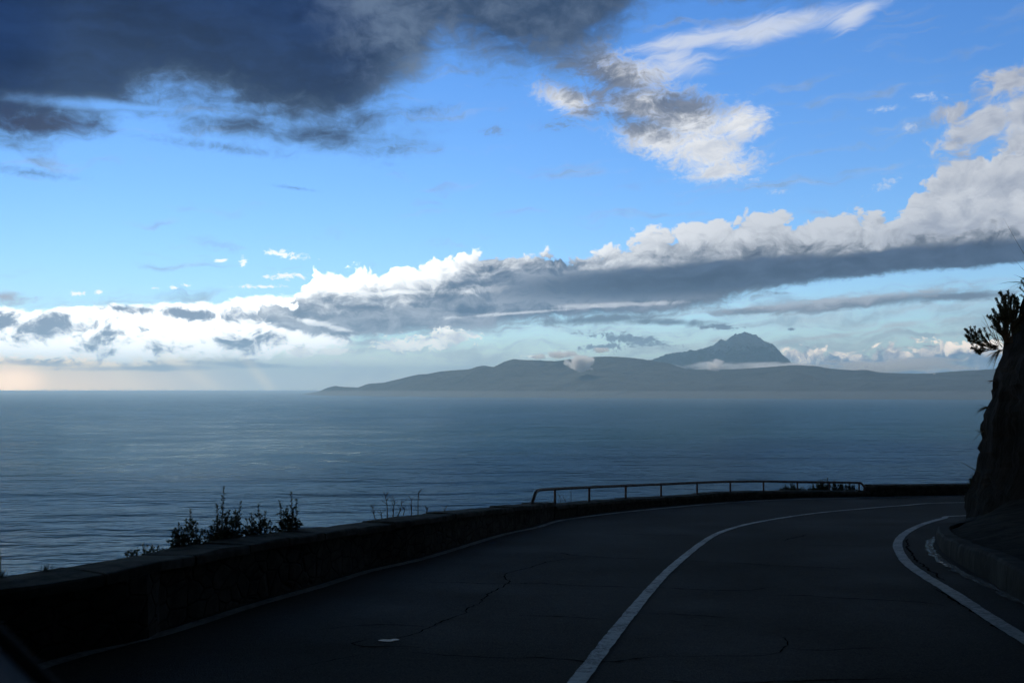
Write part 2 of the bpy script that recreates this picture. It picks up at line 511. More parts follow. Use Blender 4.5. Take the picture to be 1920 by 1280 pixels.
def f_concrete(b):
    n = nz(3.0, 6, 0.6); st = nz(4, 5, 0.65, (1, 1, 0.35))
    put(b.inputs['Base Color'], mix(smooth(n * 0.5 + st * 0.5, 0.38, 0.64), (0.006, 0.007, 0.005, 1), (0.028, 0.028, 0.023, 1)))
    b.inputs['Roughness'].default_value = 0.85
    bump(b, n + st * 0.4, 0.02)


M['concrete'] = material('stained_concrete', f_concrete, **{'Specular IOR Level': 0.15})


def f_rock(b):
    n = nz(0.9, 7, 0.62, (1, 1, 0.6)); st = nz(3.5, 5, 0.6, (1, 1, 0.18)); f = nz(18, 4, 0.6)
    put(b.inputs['Base Color'], mix(smooth(n * 0.55 + st * 0.45, 0.36, 0.66), (0.004, 0.004, 0.003, 1), (0.022, 0.020, 0.016, 1)))
    b.inputs['Roughness'].default_value = 0.9
    bump(b, n * 1.2 + st * 0.8 + f * 0.25, 0.12)


M['rock'] = material('dark_rock', f_rock, **{'Specular IOR Level': 0.15})


def f_soil(b):
    n = nz(2.5, 6, 0.62)
    put(b.inputs['Base Color'], mix(smooth(n, 0.35, 0.65), (0.008, 0.008, 0.005, 1), (0.028, 0.025, 0.017, 1)))
    b.inputs['Roughness'].default_value = 0.95
    bump(b, n, 0.08)


M['soil'] = material('dark_soil', f_soil, **{'Specular IOR Level': 0.15})
M['scrub'] = material('scrub_slope', lambda b: (put(b.inputs['Base Color'], mix(smooth(nz(0.25, 7, 0.65), 0.35, 0.65), (0.025, 0.032, 0.014, 1), (0.08, 0.075, 0.05, 1))), bump(b, nz(0.8, 6, 0.65), 0.6)), Roughness=0.95)


def f_hill(b):
    n = nz(1 / 420.0, 7, 0.62); g = nz(1 / 1800.0, 4, 0.5)
    put(b.inputs['Base Color'], mix(smooth(n * 0.6 + g * 0.4, 0.38, 0.62), (0.010, 0.018, 0.022, 1), (0.026, 0.036, 0.040, 1)))
    b.inputs['Roughness'].default_value = 0.95
    bump(b, n, 200.0)


M['hill'] = material('far_scrub_hills', f_hill)


def f_mount(b):
    n = nz(1 / 260.0, 7, 0.64); g = nz(1 / 900.0, 5, 0.6)
    geo = node('ShaderNodeNewGeometry'); s = node('ShaderNodeSeparateXYZ'); put(s.inputs[0], geo.outputs['Position'])
    z = X(s.outputs[2])
    snow = smooth(lin(z, 560, 1060, 0, 1) + (n - 0.5) * 1.5 + (g - 0.5) * 0.8, 0.46, 0.82)
    put(b.inputs['Base Color'], mix(snow, mix(smooth(n, 0.38, 0.62), (0.008, 0.011, 0.013, 1), (0.085, 0.085, 0.082, 1)), (0.72, 0.74, 0.78, 1)))
    b.inputs['Roughness'].default_value = 0.9
    bump(b, n + g * 1.2, 260.0)


M['mount'] = material('mountain_rock_and_snow', f_mount)
M['rail'] = material('rusty_painted_steel', lambda b: (put(b.inputs['Base Color'], mix(smooth(nz(14, 5, 0.6), 0.42, 0.6), (0.10, 0.035, 0.018, 1), (0.12, 0.10, 0.09, 1))), bump(b, nz(60, 3, 0.6), 0.002)), Roughness=0.6)
M['leaf'] = material('dark_green_leaf', lambda b: put(b.inputs['Base Color'], mix(nz(9, 2, 0.5), (0.022, 0.040, 0.014, 1), (0.060, 0.085, 0.032, 1))), Roughness=0.55)
M['needle'] = material('grey_green_needle', lambda b: put(b.inputs['Base Color'], mix(nz(7, 2, 0.5), (0.018, 0.030, 0.014, 1), (0.055, 0.070, 0.038, 1))), Roughness=0.7)
M['stem'] = material('brown_stem', lambda b: put(b.inputs['Base Color'], mix(nz(30, 2, 0.5), (0.035, 0.022, 0.014, 1), (0.09, 0.065, 0.04, 1))), Roughness=0.85)
M['dry'] = material('dry_grass_blade', lambda b: put(b.inputs['Base Color'], mix(nz(8, 2, 0.5), (0.05, 0.045, 0.022, 1), (0.14, 0.115, 0.06, 1))), Roughness=0.8)


def f_puddle(b):
    bump(b, nz(9, 3, 0.5), 0.002)


M['puddle'] = material('still_rain_water', f_puddle, **{'Base Color': (0.02, 0.022, 0.022, 1), 'Roughness': 0.25, 'IOR': 1.075})
M['trickle'] = material('running_water', lambda b: bump(b, nz(9, 4, 0.65) + nz(34, 2, 0.5) * 0.3, 0.16), **{'Base Color': (0.02, 0.022, 0.024, 1), 'Roughness': 0.06, 'IOR': 1.33})
M['trim'] = material('grey_lilac_plastic', lambda b: bump(b, nz(700, 2, 0.5), 0.0004), **{'Base Color': (0.74, 0.72, 0.85, 1), 'Roughness': 0.6})
M['rubber'] = material('black_rubber', lambda b: None, **{'Base Color': (0.006, 0.006, 0.006, 1), 'Roughness': 0.8})
M['house'] = material('pale_render', lambda b: None, **{'Base Color': (0.75, 0.72, 0.66, 1), 'Roughness': 0.8})
M['tile'] = material('terracotta', lambda b: None, **{'Base Color': (0.30, 0.13, 0.08, 1), 'Roughness': 0.8})


# ------------------------------------------------------------------ mesh helpers
class MB:
    def __init__(s): s.v = []; s.f = []

    def add(s, vs, fs):
        k = len(s.v)
        s.v += [tuple(v) for v in vs]
        s.f += [tuple(i + k for i in f) for f in fs]

    def grid(s, rows, closed=False):
        k = len(s.v); n = len(rows[0])
        for r in rows: s.v += [tuple(p) for p in r]
        for i in range(len(rows) - 1):
            for j in range(n if closed else n - 1):
                j2 = (j + 1) % n
                s.f.append((k + i * n + j, k + i * n + j2, k + (i + 1) * n + j2, k + (i + 1) * n + j))

    def tube(s, pts, rad, sides=5, cap=True):
        pts = [Vector(p) for p in pts]
        if not isinstance(rad, (list, tuple)): rad = [rad] * len(pts)
        rows = []
        for i, p in enumerate(pts):
            d = (pts[min(i + 1, len(pts) - 1)] - pts[max(i - 1, 0)]).normalized()
            a = d.cross(Vector((0.31, 0.17, 0.93))).normalized()
            b = d.cross(a)
            rows.append([p + (a * math.cos(t) + b * math.sin(t)) * rad[i] for t in (2 * math.pi * j / sides for j in range(sides))])
        k = len(s.v)
        s.grid(rows, True)
        if cap:
            s.f.append(tuple(range(k, k + sides)))
            s.f.append(tuple(range(k + (len(pts) - 1) * sides, k + len(pts) * sides)))

    def box(s, c8):
        s.add(c8, [(0, 1, 2, 3), (4, 7, 6, 5), (0, 4, 5, 1), (1, 5, 6, 2), (2, 6, 7, 3), (3, 7, 4, 0)])

    def build(s, name, mat, parent=None, smooth_=False, face=None):
        me = bpy.data.meshes.new(name)
        me.from_pydata(s.v, [], s.f)
        if face == 'up':
            for p_ in me.polygons:
                if p_.normal.z < 0: p_.flip()
        elif face == 'out':
            bm = bmesh.new(); bm.from_mesh(me)
            bmesh.ops.recalc_face_normals(bm, faces=bm.faces)
            bm.to_mesh(me); bm.free()
        me.update()
        me.materials.append(mat)
        me.validate()
        if smooth_: me.polygons.foreach_set('use_smooth', [True] * len(me.polygons))
        o = bpy.data.objects.new(name, me)
        COL.objects.link(o)
        if parent is not None:
            o.parent = parent
            o.matrix_parent_inverse = Matrix.Translation(-parent.location)
        return o


def tag(o, label=None, cat=None, group=None, kind=None):
    for k, v in (('label', label), ('category', cat), ('group', group), ('kind', kind)):
        if v: o[k] = v
    return o


def thing(name, label, cat, loc, group=None):
    o = bpy.data.objects.new(name, None)
    o.location = loc
    o.empty_display_size = 0.2
    COL.objects.link(o)
    return tag(o, label, cat, group)


def interp(xs, ys, x):
    if x <= xs[0]: i = 0
    elif x >= xs[-1]: i = len(xs) - 2
    else: i = max(k for k in range(len(xs) - 1) if xs[k] <= x)
    t = (x - xs[i]) / (xs[i + 1] - xs[i])
    return ys[i] + (ys[i + 1] - ys[i]) * t


def catmull(pts, n=8):
    out_ = []
    P_ = [pts[0]] + list(pts) + [pts[-1]]
    for i in range(1, len(P_) - 2):
        a, b, c, d = (Vector(p) for p in P_[i - 1:i + 3])
        for k in range(n):
            t = k / n
            out_.append(0.5 * ((2 * b) + (c - a) * t + (2 * a - 5 * b + 4 * c - d) * t * t + (3 * b - a - 3 * c + d) * t ** 3))
    out_.append(Vector(pts[-1]))
    return out_


def resample(pts, step):
    pts = [Vector(p) for p in pts]
    o = [pts[0]]; acc = 0.0
    for a, b in zip(pts, pts[1:]):
        L = (b - a).length
        if L < 1e-9: continue
        t = step - acc
        while t <= L:
            o.append(a + (b - a) * (t / L)); t += step
        acc = (acc + L) % step
    return o


def offset(path, d):
    """shift a plan path to its left by d"""
    o = []
    for i, p in enumerate(path):
        t = (path[min(i + 1, len(path) - 1)] - path[max(i - 1, 0)])
        n = Vector((-t.y, t.x)).normalized()
        o.append(Vector((p.x, p.y)) + n * d)
    return o


# ------------------------------------------------------------------ the road surface
def drop(y): return 1.2 + 0.083 * y - 0.0004 * y * y
def G(y): return -drop(y)


def ground(px, py):
    d = ray(px, py); m = -d.z / d.y
    a, b, c = 0.0004, m - 0.083, -1.2
    y = (-b + math.sqrt(b * b - 4 * a * c)) / (2 * a)
    return Vector((d.x / d.y * y, y))


base_px = [(73, 1235), (313, 1174), (474, 1124), (600, 1090), (693, 1062), (803, 1037), (938, 998), (1003, 983), (1074, 967), (1250, 947), (1462, 933), (1616, 930), (1819, 926)]
L_in = [ground(*p) for p in base_px]
back = (L_in[0] - L_in[2]).normalized()
L_back = [L_in[0] + Vector((-0.15 * k, -1.0)).normalized() * k for k in (45, 28, 14, 6)]
fwd = Vector((1.0, -0.02)).normalized()
e_ = L_in[-1]
L_fwd = [e_ + Vector((5, 0.3)), e_ + Vector((12, -0.4)), e_ + Vector((22, -3.5)), e_ + Vector((34, -9))]
left_path = catmull(L_back + L_in + L_fwd, 6)

r_px = [(1920, 1130), (1860, 1092), (1800, 1059), (1762, 1030), (1754, 1008)]
R_in = [ground(*p) for p in r_px]
R_back = [R_in[0] + Vector((-0.21 * k, -1.0 * k)) for k in (48, 30, 15, 6)]
q = R_in[-1]
R_fwd = [Vector((q.x + 0.45, q.y + 0.8)), Vector((8.05, 17.9)), Vector((8.9, 19.1)), Vector((9.9, 20.3)), Vector((11.3, 21.1)), Vector((15, 21.9)), Vector((24, 21.3)), Vector((36, 17)), Vector((48, 10))]
right_path = catmull(R_back + R_in + R_fwd, 6)


def even(path, n):
    cum = [0.0]
    for a, b in zip(path, path[1:]): cum.append(cum[-1] + (b - a).length)
    o = []; j = 0
    for i in range(n):
        s_ = cum[-1] * i / (n - 1)
        while j < len(cum) - 2 and cum[j + 1] < s_: j += 1
        t = (s_ - cum[j]) / max(1e-9, cum[j + 1] - cum[j])
        o.append(path[j].lerp(path[j + 1], min(1, t)))
    return o


def lift(p, dz=0.0): return Vector((p.x, p.y, G(p.y) + dz))


NL, NR = even(offset(left_path, 0.20), 160), even(offset(right_path, -0.10), 160)
mb = MB()
mb.grid([[lift(a.lerp(b, k / 16)) for k in range(17)] for a, b in zip(NL, NR)])
road = tag(mb.build('road', M['asphalt'], smooth_=True), 'dark cracked asphalt road curving right along the cliff', kind='structure')


def ribbon(name, path, w, mat, dz, label, jitter=0.0, seed=1, kind='structure'):
    rnd = random.Random(seed)
    rows = []
    a, b = offset(path, w / 2), offset(path, -w / 2)
    for p, q_ in zip(a, b):
        j = Vector(((rnd.random() - .5) * jitter, (rnd.random() - .5) * jitter))
        rows.append([lift(p + j, dz), lift(q_ - j, dz)])
    m = MB(); m.grid(rows)
    return tag(m.build(name, mat), label, kind=kind)


c_px = [(1082, 1280), (1160, 1178), (1222, 1103), (1262, 1062), (1312, 1021), (1346, 1000), (1388, 986), (1425, 978), (1478, 969), (1538, 961), (1612, 954), (1688, 948), (1800, 942)]
C_in = [ground(*p) for p in c_px]
C_path = [C_in[0] + Vector((-0.235 * k, -k)) for k in (40, 20, 8, 3)] + C_in
e2 = C_in[-1]
C_path += [e2 + Vector((6, 0.3)), e2 + Vector((14, -1.2)), e2 + Vector((25, -5))]
ribbon('centre_line', resample(catmull(C_path, 10), 0.12), 0.105, M['line'], 0.008, 'worn white centre line painted along the curving road', 0.008, 3)
le_px = [(73, 1252), (313, 1187), (474, 1136), (600, 1100), (693, 1071), (803, 1045), (938, 1004), (1006, 989), (1074, 972), (1250, 952), (1462, 937), (1819, 929.5)]
E_in = [ground(*p) for p in le_px]
E_path = [E_in[0] + Vector((-0.12 * k, -k)) for k in (40, 20, 8, 3)] + E_in + [E_in[-1] + Vector((6, 0.2)), E_in[-1] + Vector((14, -1))]
ribbon('edge_line', resample(catmull(E_path, 10), 0.15), 0.13, M['edge'], 0.008, 'faded edge line beside the sea wall', 0.012, 5)
re_px = [(1918, 1197), (1842, 1149), (1780, 1108), (1731, 1078), (1697, 1051), (1683, 1021), (1697, 1000), (1730, 983), (1768, 972), (1800, 967)]
S_in = [ground(*p) for p in re_px]
S_path = [S_in[0] + Vector((-0.23 * k, -k)) for k in (40, 20, 8, 3)] + S_in + [Vector((13, 22.9)), Vector((20, 23.3)), Vector((32, 20))]
ribbon('edge_line', resample(catmull(S_path, 10), 0.12), 0.13, M['edge'], 0.008, 'pale edge line bending round the foot of the cliff', 0.010, 7)


# ------------------------------------------------------------------ cracks in the asphalt
def crack(pxs, w, seed):
    rnd = random.Random(seed)
    pts = resample(catmull([ground(*p) for p in pxs], 6), 0.07)
    rows = []
    w0 = w
    for i, p in enumerate(pts):
        t = pts[min(i + 1, len(pts) - 1)] - pts[max(i - 1, 0)]
        n = Vector((-t.y, t.x)).normalized()
        o = n * (noise.noise((p.x * 3, p.y * 3, seed)) * 0.06 + noise.noise((p.x * 11, p.y * 11, seed)) * 0.03)
        ww = w0 * (0.35 + 0.9 * rnd.random()) * min(1, (i + 1) / 6, (len(pts) - i) / 6)
        rows.append([lift(p + o + n * ww, 0.004), lift(p + o - n * ww, 0.004)])
    return rows


ck = MB()
for i, (p, w) in enumerate([
    ([(700, 1205), (770, 1190), (860, 1152), (920, 1115), (955, 1092), (945, 1078), (985, 1065), (1030, 1053), (1090, 1043)], 0.012),
    ([(780, 1091), (860, 1092), (940, 1095), (1010, 1093), (1100, 1098), (1225, 1101)], 0.009),
    ([(1020, 1033), (1090, 1042), (1180, 1047), (1260, 1048)], 0.008),
    ([(970, 1153), (1060, 1156), (1150, 1162)], 0.008),
    ([(600, 1180), (680, 1172), (760, 1172), (810, 1176)], 0.007),
    ([(760, 1224), (900, 1232), (1060, 1236), (1130, 1240), (1280, 1228)], 0.010),
    ([(540, 1258), (620, 1240), (700, 1222)], 0.010),
    ([(1205, 1098), (1300, 1105), (1400, 1107), (1445, 1100)], 0.010),
    ([(1430, 1114), (1520, 1117), (1600, 1122), (1720, 1128), (1790, 1138)], 0.008),
    ([(1200, 1150), (1300, 1153), (1420, 1163)], 0.008),
    ([(1200, 1228), (1330, 1230), (1440, 1229), (1470, 1215), (1470, 1198), (1440, 1185)], 0.012),
    ([(1470, 1216), (1540, 1219), (1640, 1214), (1680, 1218)], 0.010),
    ([(1310, 1172), (1352, 1173)], 0.018),
    ([(1470, 1014), (1500, 1005), (1520, 1001)], 0.010),
    ([(1250, 1050), (1350, 1054), (1500, 1062), (1620, 1066)], 0.006),
    ([(1660, 1024), (1580, 1022), (1490, 1021)], 0.006),
    ([(1755, 1103), (1790, 1125), (1830, 1150), (1880, 1180), (1925, 1200)], 0.02),
    ([(1700, 1010), (1706, 1035), (1730, 1060), (1770, 1088)], 0.02),
    ([(1120, 1000), (1220, 1002), (1340, 1005)], 0.006),
    ([(960, 1187), (1010, 1190)], 0.012),
    ([(1200, 1274), (1320, 1280), (1500, 1277), (1700, 1272)], 0.008),
    ([(690, 1200), (668, 1206), (690, 1212), (760, 1212), (800, 1216)], 0.02),
]):
    ck.grid(crack(p, 0.0062 if i in (0, 6, 10) else max(0.0105, w * 0.75), i + 2))
tag(ck.build('road_crack', M['crack']), 'thin dark cracks running across the asphalt', kind='stuff')


def puddle(pxs, label, name='puddle', mat='puddle', dz=0.005):
    pts = resample(catmull([ground(*p) for p in pxs] + [ground(*pxs[0])], 5), 0.02)
    c = sum(pts, Vector((0, 0))) / len(pts)
    vs = [lift(c, dz)] + [lift(p, dz) for p in pts]
    m = MB(); m.add(vs, [(0, i, i % (len(pts)) + 1) for i in range(1, len(pts) + 1)])
    return m.build(name, M[mat], face='up')


tag(puddle([(708, 1201), (718, 1199), (730, 1199.2), (741, 1197.5), (750, 1200.5), (741, 1201), (734, 1203), (718, 1202.6)], ''), 'small bright puddle in the road left of the centre line', 'puddle')
tag(puddle([(914, 1018), (924, 1016.5), (930, 1018), (920, 1019)], ''), 'tiny wet spot far up the road near the sea wall', 'puddle')

# ------------------------------------------------------------------ parapet walls along the sea
out_px = [(0, 1080), (73, 1070), (233, 1046), (328, 1026), (474, 1005), (600, 989), (693, 975), (803, 961), (1003, 941)]
mid_px = [(1004, 946), (1108, 936), (1250, 928), (1342, 921), (1462, 918), (1616, 918)]
far_px = [(1616, 907.5), (1819, 904.5)]
TH = 0.42
LP = resample(left_path, 0.10)
LO = offset(LP, TH)


def proj(p):
    v = Vector((p[0], p[1], p[2]))
    y = v.y * math.cos(PITCH) + v.z * math.sin(PITCH)
    z = -v.y * math.sin(PITCH) + v.z * math.cos(PITCH)
    return 960 + F * v.x / y, 640 - F * z / y


def wall_stations():
    res = []
    for a, b in zip(LP, LO):
        if b.y < 2.5:
            res.append((a, b, None)); continue
        px = 960 + F * b.x / b.y
        res.append((a, b, px))
    return res


ST = wall_stations()
i_near = max(i for i, s_ in enumerate(ST) if s_[2] is None or s_[2] <= 1003)
i_mid = max(i for i, s_ in enumerate(ST) if s_[2] is None or s_[2] <= 1616)


def top_z(i, pxs):
    a, b, px = ST[i]
    if px is None or px < -150:
        j = next(k for k, s_ in enumerate(ST) if s_[2] is not None and s_[2] >= -150)
        return G(a.y) + (top_z(j, pxs) - G(ST[j][0].y))
    px2 = min(px, pxs[-1][0] + 40)
    py = interp([p[0] for p in pxs], [p[1] for p in pxs], px2)
    d = ray(px2, py)
    z = b.y * d.z / d.y
    if px > px2:
        j = max(k for k, s_ in enumerate(ST) if s_[2] is not None and s_[2] <= px2)
        return G(a.y) + (top_z(j, pxs) - G(ST[j][0].y)) if j < i else z
    return z


def parapet(i0, i1, pxs, label, seed, cope_l, start=None):
    rnd = random.Random(seed)
    root = thing('parapet_wall', label, 'wall', lift(ST[(i0 + i1) // 2][0]))
    rows = []
    for i in range(i0, i1 + 1, 2):
        a, b, _ = ST[i]
        zt = top_z(i, pxs) - 0.075
        zb = G(a.y) - 0.3
        n = (b - a).normalized()
        col = []
        for k in range(7):
            z = zb + (zt - zb) * k / 6
            w = noise.noise((a.x * 2.1, a.y * 2.1, z * 3.0 + seed)) * 0.022 + noise.noise((a.x * 7, a.y * 7, z * 9)) * 0.012
            bat = 0.03 * (1 - k / 6)
            col.append(Vector((a.x, a.y, z)) - Vector((n.x, n.y, 0)) * (w + bat))
        col += [Vector((b.x, b.y, zt)), Vector((b.x, b.y, zb - 1.2))]
        rows.append(col)
    m = MB(); m.grid(rows)
    for r in (rows[0], rows[-1]):
        m.add(r, [tuple(range(len(r)))])
    m.build('body', M['masonry'], root, face='out')
    s_ = i0
    while s_ < i1:
        n_ = min(i1, s_ + int(cope_l * 10 * (0.75 + 0.5 * rnd.random())))
        if i1 - n_ < 3: n_ = i1
        g = 0.013
        tilt = (rnd.random() - .5) * 0.024
        c = MB(); prof = []
        idx = sorted(set([s_, (s_ + n_) // 2, n_]))
        for kk, i in enumerate(idx):
            a, b, _ = ST[i]
            nn = (b - a).normalized()
            t = (ST[min(i + 1, len(ST) - 1)][0] - ST[max(i - 1, 0)][0]).normalized()
            sh = g if kk == 0 else (-g if kk == len(idx) - 1 else 0)
            zt = top_z(i, pxs) + tilt
            ai = a - nn * (0.035 + rnd.random() * 0.012) + t * sh
            bi = b + nn * 0.02 + t * sh
            ch = 0.018
            jz = lambda: (rnd.random() - .5) * 0.022
            prof.append([Vector((ai.x, ai.y, zt - 0.075)), Vector((ai.x, ai.y, zt - ch + jz())), Vector((ai.x + nn.x * ch, ai.y + nn.y * ch, zt + jz())),
                         Vector(((ai.x + bi.x) / 2, (ai.y + bi.y) / 2, zt + jz() * .7 + 0.004)),
                         Vector((bi.x - nn.x * ch, bi.y - nn.y * ch, zt + jz() * .5)), Vector((bi.x, bi.y, zt - ch)), Vector((bi.x, bi.y, zt - 0.075))])
        c.grid(prof, True)
        for r in (prof[0], prof[-1]): c.add(r, [tuple(range(len(r)))])
        c.build('coping_stone', M['stone'], root, face='out')
        s_ = n_
    return root


i_start = max(0, next(i for i, s_ in enumerate(ST) if s_[0].y > -4))
parapet(i_start, i_near, out_px, 'long low stone sea wall beside the road, its end at the railing', 11, 1.1)
parapet(i_near + 1, i_mid, mid_px, 'lower stretch of dark wall under the steel railing', 12, 1.4)
i_end = min(len(ST) - 2, i_mid + 230)
parapet(i_mid + 1, i_end, far_px, 'far stretch of dark wall beyond the railing, by the cliff', 13, 1.5)
# plain wall running back behind the car
back_rows = [[lift(ST[i][0], -0.3), lift(ST[i][0], 0.50), Vector((ST[i][1].x, ST[i][1].y, G(ST[i][0].y) + 0.50)), Vector((ST[i][1].x, ST[i][1].y, G(ST[i][0].y) - 1.5))] for i in range(0, i_start - 1, 5)]

# railing on the lower stretch
rail_px = [(1005, 922), (1012, 918), (1040, 916), (1104, 913), (1172, 910), (1238, 907.5), (1305, 904.5), (1367, 902.5), (1429, 902), (1492, 903), (1552, 904), (1604, 904.5), (1611, 906), (1614, 909)]
MIDL = [(a + b) / 2 for a, b, _ in ST]
m_px = [(960 + F * p.x / p.y if p.y > 2.5 else -9999) for p in MIDL]


def mid_at(px):
    i = max(k for k in range(i_mid + 60) if m_px[k] <= px)
    t = (px - m_px[i]) / (m_px[i + 1] - m_px[i])
    return MIDL[i].lerp(MIDL[i + 1], t), i


def at_col(px, py, back_=0.0):
    """a point over the middle of the wall at this column, at the height this row has there"""
    p, i = mid_at(px)
    p = p * (1 + back_ / p.length)
    d = ray(px, py)
    return Vector((p.x, p.y, p.y * d.z / d.y)), i


rl = [at_col(*p)[0] for p in rail_px]
p0, i0 = at_col(997, 941)
rail_root = thing('guard_railing', 'single rusty steel tube railing with short posts on the wall', 'railing', rl[6])
m = MB()
zend = top_z(i_near + 1, mid_px)
first = [Vector((p0.x, p0.y, p0.z - 0.04)), p0.lerp(rl[0], 0.45)] + rl
last = at_col(1616.5, 913)[0]
first += [last, Vector((last.x, last.y, last.z - 0.14))]
m.tube(catmull(first, 4), 0.034, 8)
m.build('rail', M['rail'], rail_root, True, 'out')
for px in (1040, 1104, 1172, 1238, 1305, 1367, 1429, 1492, 1552, 1607):
    tp, i = at_col(px, interp([p[0] for p in rail_px], [p[1] for p in rail_px], px))
    m = MB()
    m.tube([Vector((tp.x, tp.y, top_z(min(i, i_mid), mid_px) - 0.06)), tp - Vector((0, 0, 0.02))], 0.028, 7)
    m.build('post', M['rail'], rail_root, True, 'out')

# ------------------------------------------------------------------ slope from the wall down to the sea
mb = MB()
rows = []
SL = even(offset(left_path, TH + 0.02), 120)
SL2 = offset(SL, 1.0)
for i, (p, p2) in enumerate(zip(SL, SL2)):
    n = (p2 - p).normalized()
    # beyond the bend all normals point seaward
    col = []
    for k, (d_, z_) in enumerate(((0, -0.35), (0.8, -0.8), (2.5, -3.0), (6, -8), (14, -18), (30, -38), (60, -75), (95, -119), (120, -140))):
        q_ = p + n * d_
        zz = (G(p.y) * max(0, 1 - d_ / 95) + z_) if k < 7 else z_ + 0
        w = 0 if k < 2 else noise.noise((q_.x * 0.12, q_.y * 0.12, 2.0)) * min(3.0, d_ * 0.12)
        col.append(Vector((q_.x, q_.y, zz + w)))
    rows.append(col)
mb.grid(rows)
tag(mb.build('coastal_slope', M['scrub'], smooth_=True, face='up'), 'steep scrubby slope falling from the wall to the sea', kind='structure')

# ------------------------------------------------------------------ retaining wall and cliff on the right
rw_root = thing('retaining_wall', 'low stained concrete wall curving round the foot of the cliff', 'wall', lift(R_in[2]))
RP = resample(right_path, 0.25)
RP = [p for p in RP if -14 < p.y < 30 and p.x < 30]
kq = min(range(len(RP)), key=lambda i: (RP[i] - R_in[-1]).length)
n_seg, rows, segs = 0, [], []
for i, p in enumerate(RP):
    h = interp([-100, -12, -6, 0, 6, 10, 200], [0.30, 0.30, 0.28, 0.17, 0.20, 0.22, 0.3], (i - kq) * 0.25)
    t = (RP[min(i + 1, len(RP) - 1)] - RP[max(i - 1, 0)]).normalized()
    n = Vector((t.y, -t.x))
    w = noise.noise((p.x * 1.3, p.y * 1.3, 3)) * 0.012
    w2 = noise.noise((p.x * 4, p.y * 4, 5)) * 0.03 + noise.noise((p.x * 11, p.y * 11, 7)) * 0.012
    a, b = p + n * w, p + n * 0.24
    rows.append([lift(a, -0.3), lift(a + n * 0.015, h * 0.5), lift(a + n * 0.03, h - 0.03 + w2), lift(a + n * 0.055, h + w2), lift(b - n * 0.03, h + w2 * .5), lift(b, h - 0.03), lift(b, -0.3)])
k0 = 0
while k0 < len(rows) - 1:
    k1 = min(len(rows) - 1, k0 + 12)
    seg = [[v.copy() for v in r] for r in rows[k0:k1 + 1]]
    if len(seg) > 2:
        for v, u_ in zip(seg[0], seg[1]): v += (u_ - v).normalized() * 0.006
        for v, u_ in zip(seg[-1], seg[-2]): v += (u_ - v).normalized() * 0.006
    m = MB(); m.grid(seg)
    for r in (seg[0], seg[-1]): m.add(r, [tuple(range(len(r)))])
    m.build('panel', M['concrete'], rw_root, face='out')
    k0 = k1

cl = [(-8, -46), (-3.5, -30), (1.5, -13), (4.6, -3), (6.0, 3), (7.2, 7.5), (8.2, 11.5), (8.8, 14.5), (9.0, 17.0), (9.02, 18.8), (9.05, 19.8), (9.2, 20.5), (9.9, 21.0), (12.5, 21.4), (18, 21.4), (28, 20.4), (40, 16.5), (54, 8)]
cl = [Vector(p) for p in cl]
cl_path = resample(catmull(cl, 8), 0.30)
prof_h = [0, .4, .67, .94, 1.33, 1.66, 2.1, 2.55, 3.0, 3.3, 3.9, 4.3, 4.76, 5.15]
prof_o = [.10, .14, .22, .34, .42, .46, .50, .62, .68, .78, 1.04, 1.30, 1.56, 1.85]
hs_ = [0.0]
while hs_[-1] < 26: hs_.append(hs_[-1] + (0.10 if hs_[-1] < 5.5 else 0.6))
rows = []
for i, p in enumerate(cl_path):
    t = (cl_path[min(i + 1, len(cl_path) - 1)] - cl_path[max(i - 1, 0)]).normalized()
    n = Vector((t.y, -t.x))
    col = []
    zb = G(p.y) - 0.1
    for h in hs_:
        o = interp(prof_h, prof_o, h) if h < 5.15 else 1.85 + (h - 5.15) * 0.66
        r1 = noise.fractal((p.x * 0.55, p.y * 0.55, h * 0.45), 1.0, 2.0, 5)
        r2 = noise.noise((p.x * 3.1, p.y * 3.1, h * 2.4))
        r3 = noise.noise((p.x * 8.0, p.y * 8.0, h * 7.0))
        nearnose = math.exp(-((p - Vector((9.4, 20.0))).length / 1.6) ** 2)
        w = (r1 * 0.45) * (1 - nearnose * 0.85) * min(1, 0.25 + h / 3) + r2 * 0.075 + r3 * 0.05 + abs(noise.noise((p.x * 1.7, p.y * 1.7, h * 3.3))) * 0.10
        w += max(0, min(1, (h - 6) / 5)) * r1 * 0.9
        q_ = p + n * (o + w)
        col.append(Vector((q_.x, q_.y, zb + h + r2 * 0.04)))
    col.append(col[-1] + Vector((n.x, n.y, 0)) * 30 + Vector((0, 0, 9)))
    rows.append(col)
mb = MB(); mb.grid(rows)
tag(mb.build('cliff', M['rock']), 'dark overgrown rock cliff rising on the right of the road', kind='structure')

# earth bank between the wall and the cliff
A_ = even([p for p in right_path[:right_path.index(min(right_path, key=lambda p: (p - Vector((8.6, 18.6))).length)) + 1] if -20 < p.y], 90)
mb = MB(); rows = []
for p in A_:
    t_i = min(range(len(cl_path)), key=lambda k: (cl_path[k] - p).length)
    c_ = cl_path[t_i]
    d_ = (c_ - p)
    L_ = max(0.3, d_.length)
    d_ = d_.normalized() if d_.length > 0.01 else Vector((1, 0))
    row = []
    for k in range(8):
        s_ = 0.2 + (L_ + 0.35 - 0.2) * k / 7
        q_ = p + d_ * s_
        row.append(Vector((q_.x, q_.y, G(q_.y) + 0.10 + 0.45 * (k / 7) ** 0.8 + noise.noise((q_.x * 1.7, q_.y * 1.7, 1)) * 0.07)))
    rows.append(row)
mb.grid(rows)
tag(mb.build('earth_bank', M['soil'], smooth_=True, face='up'), 'dark earth bank behind the low concrete wall', kind='structure')

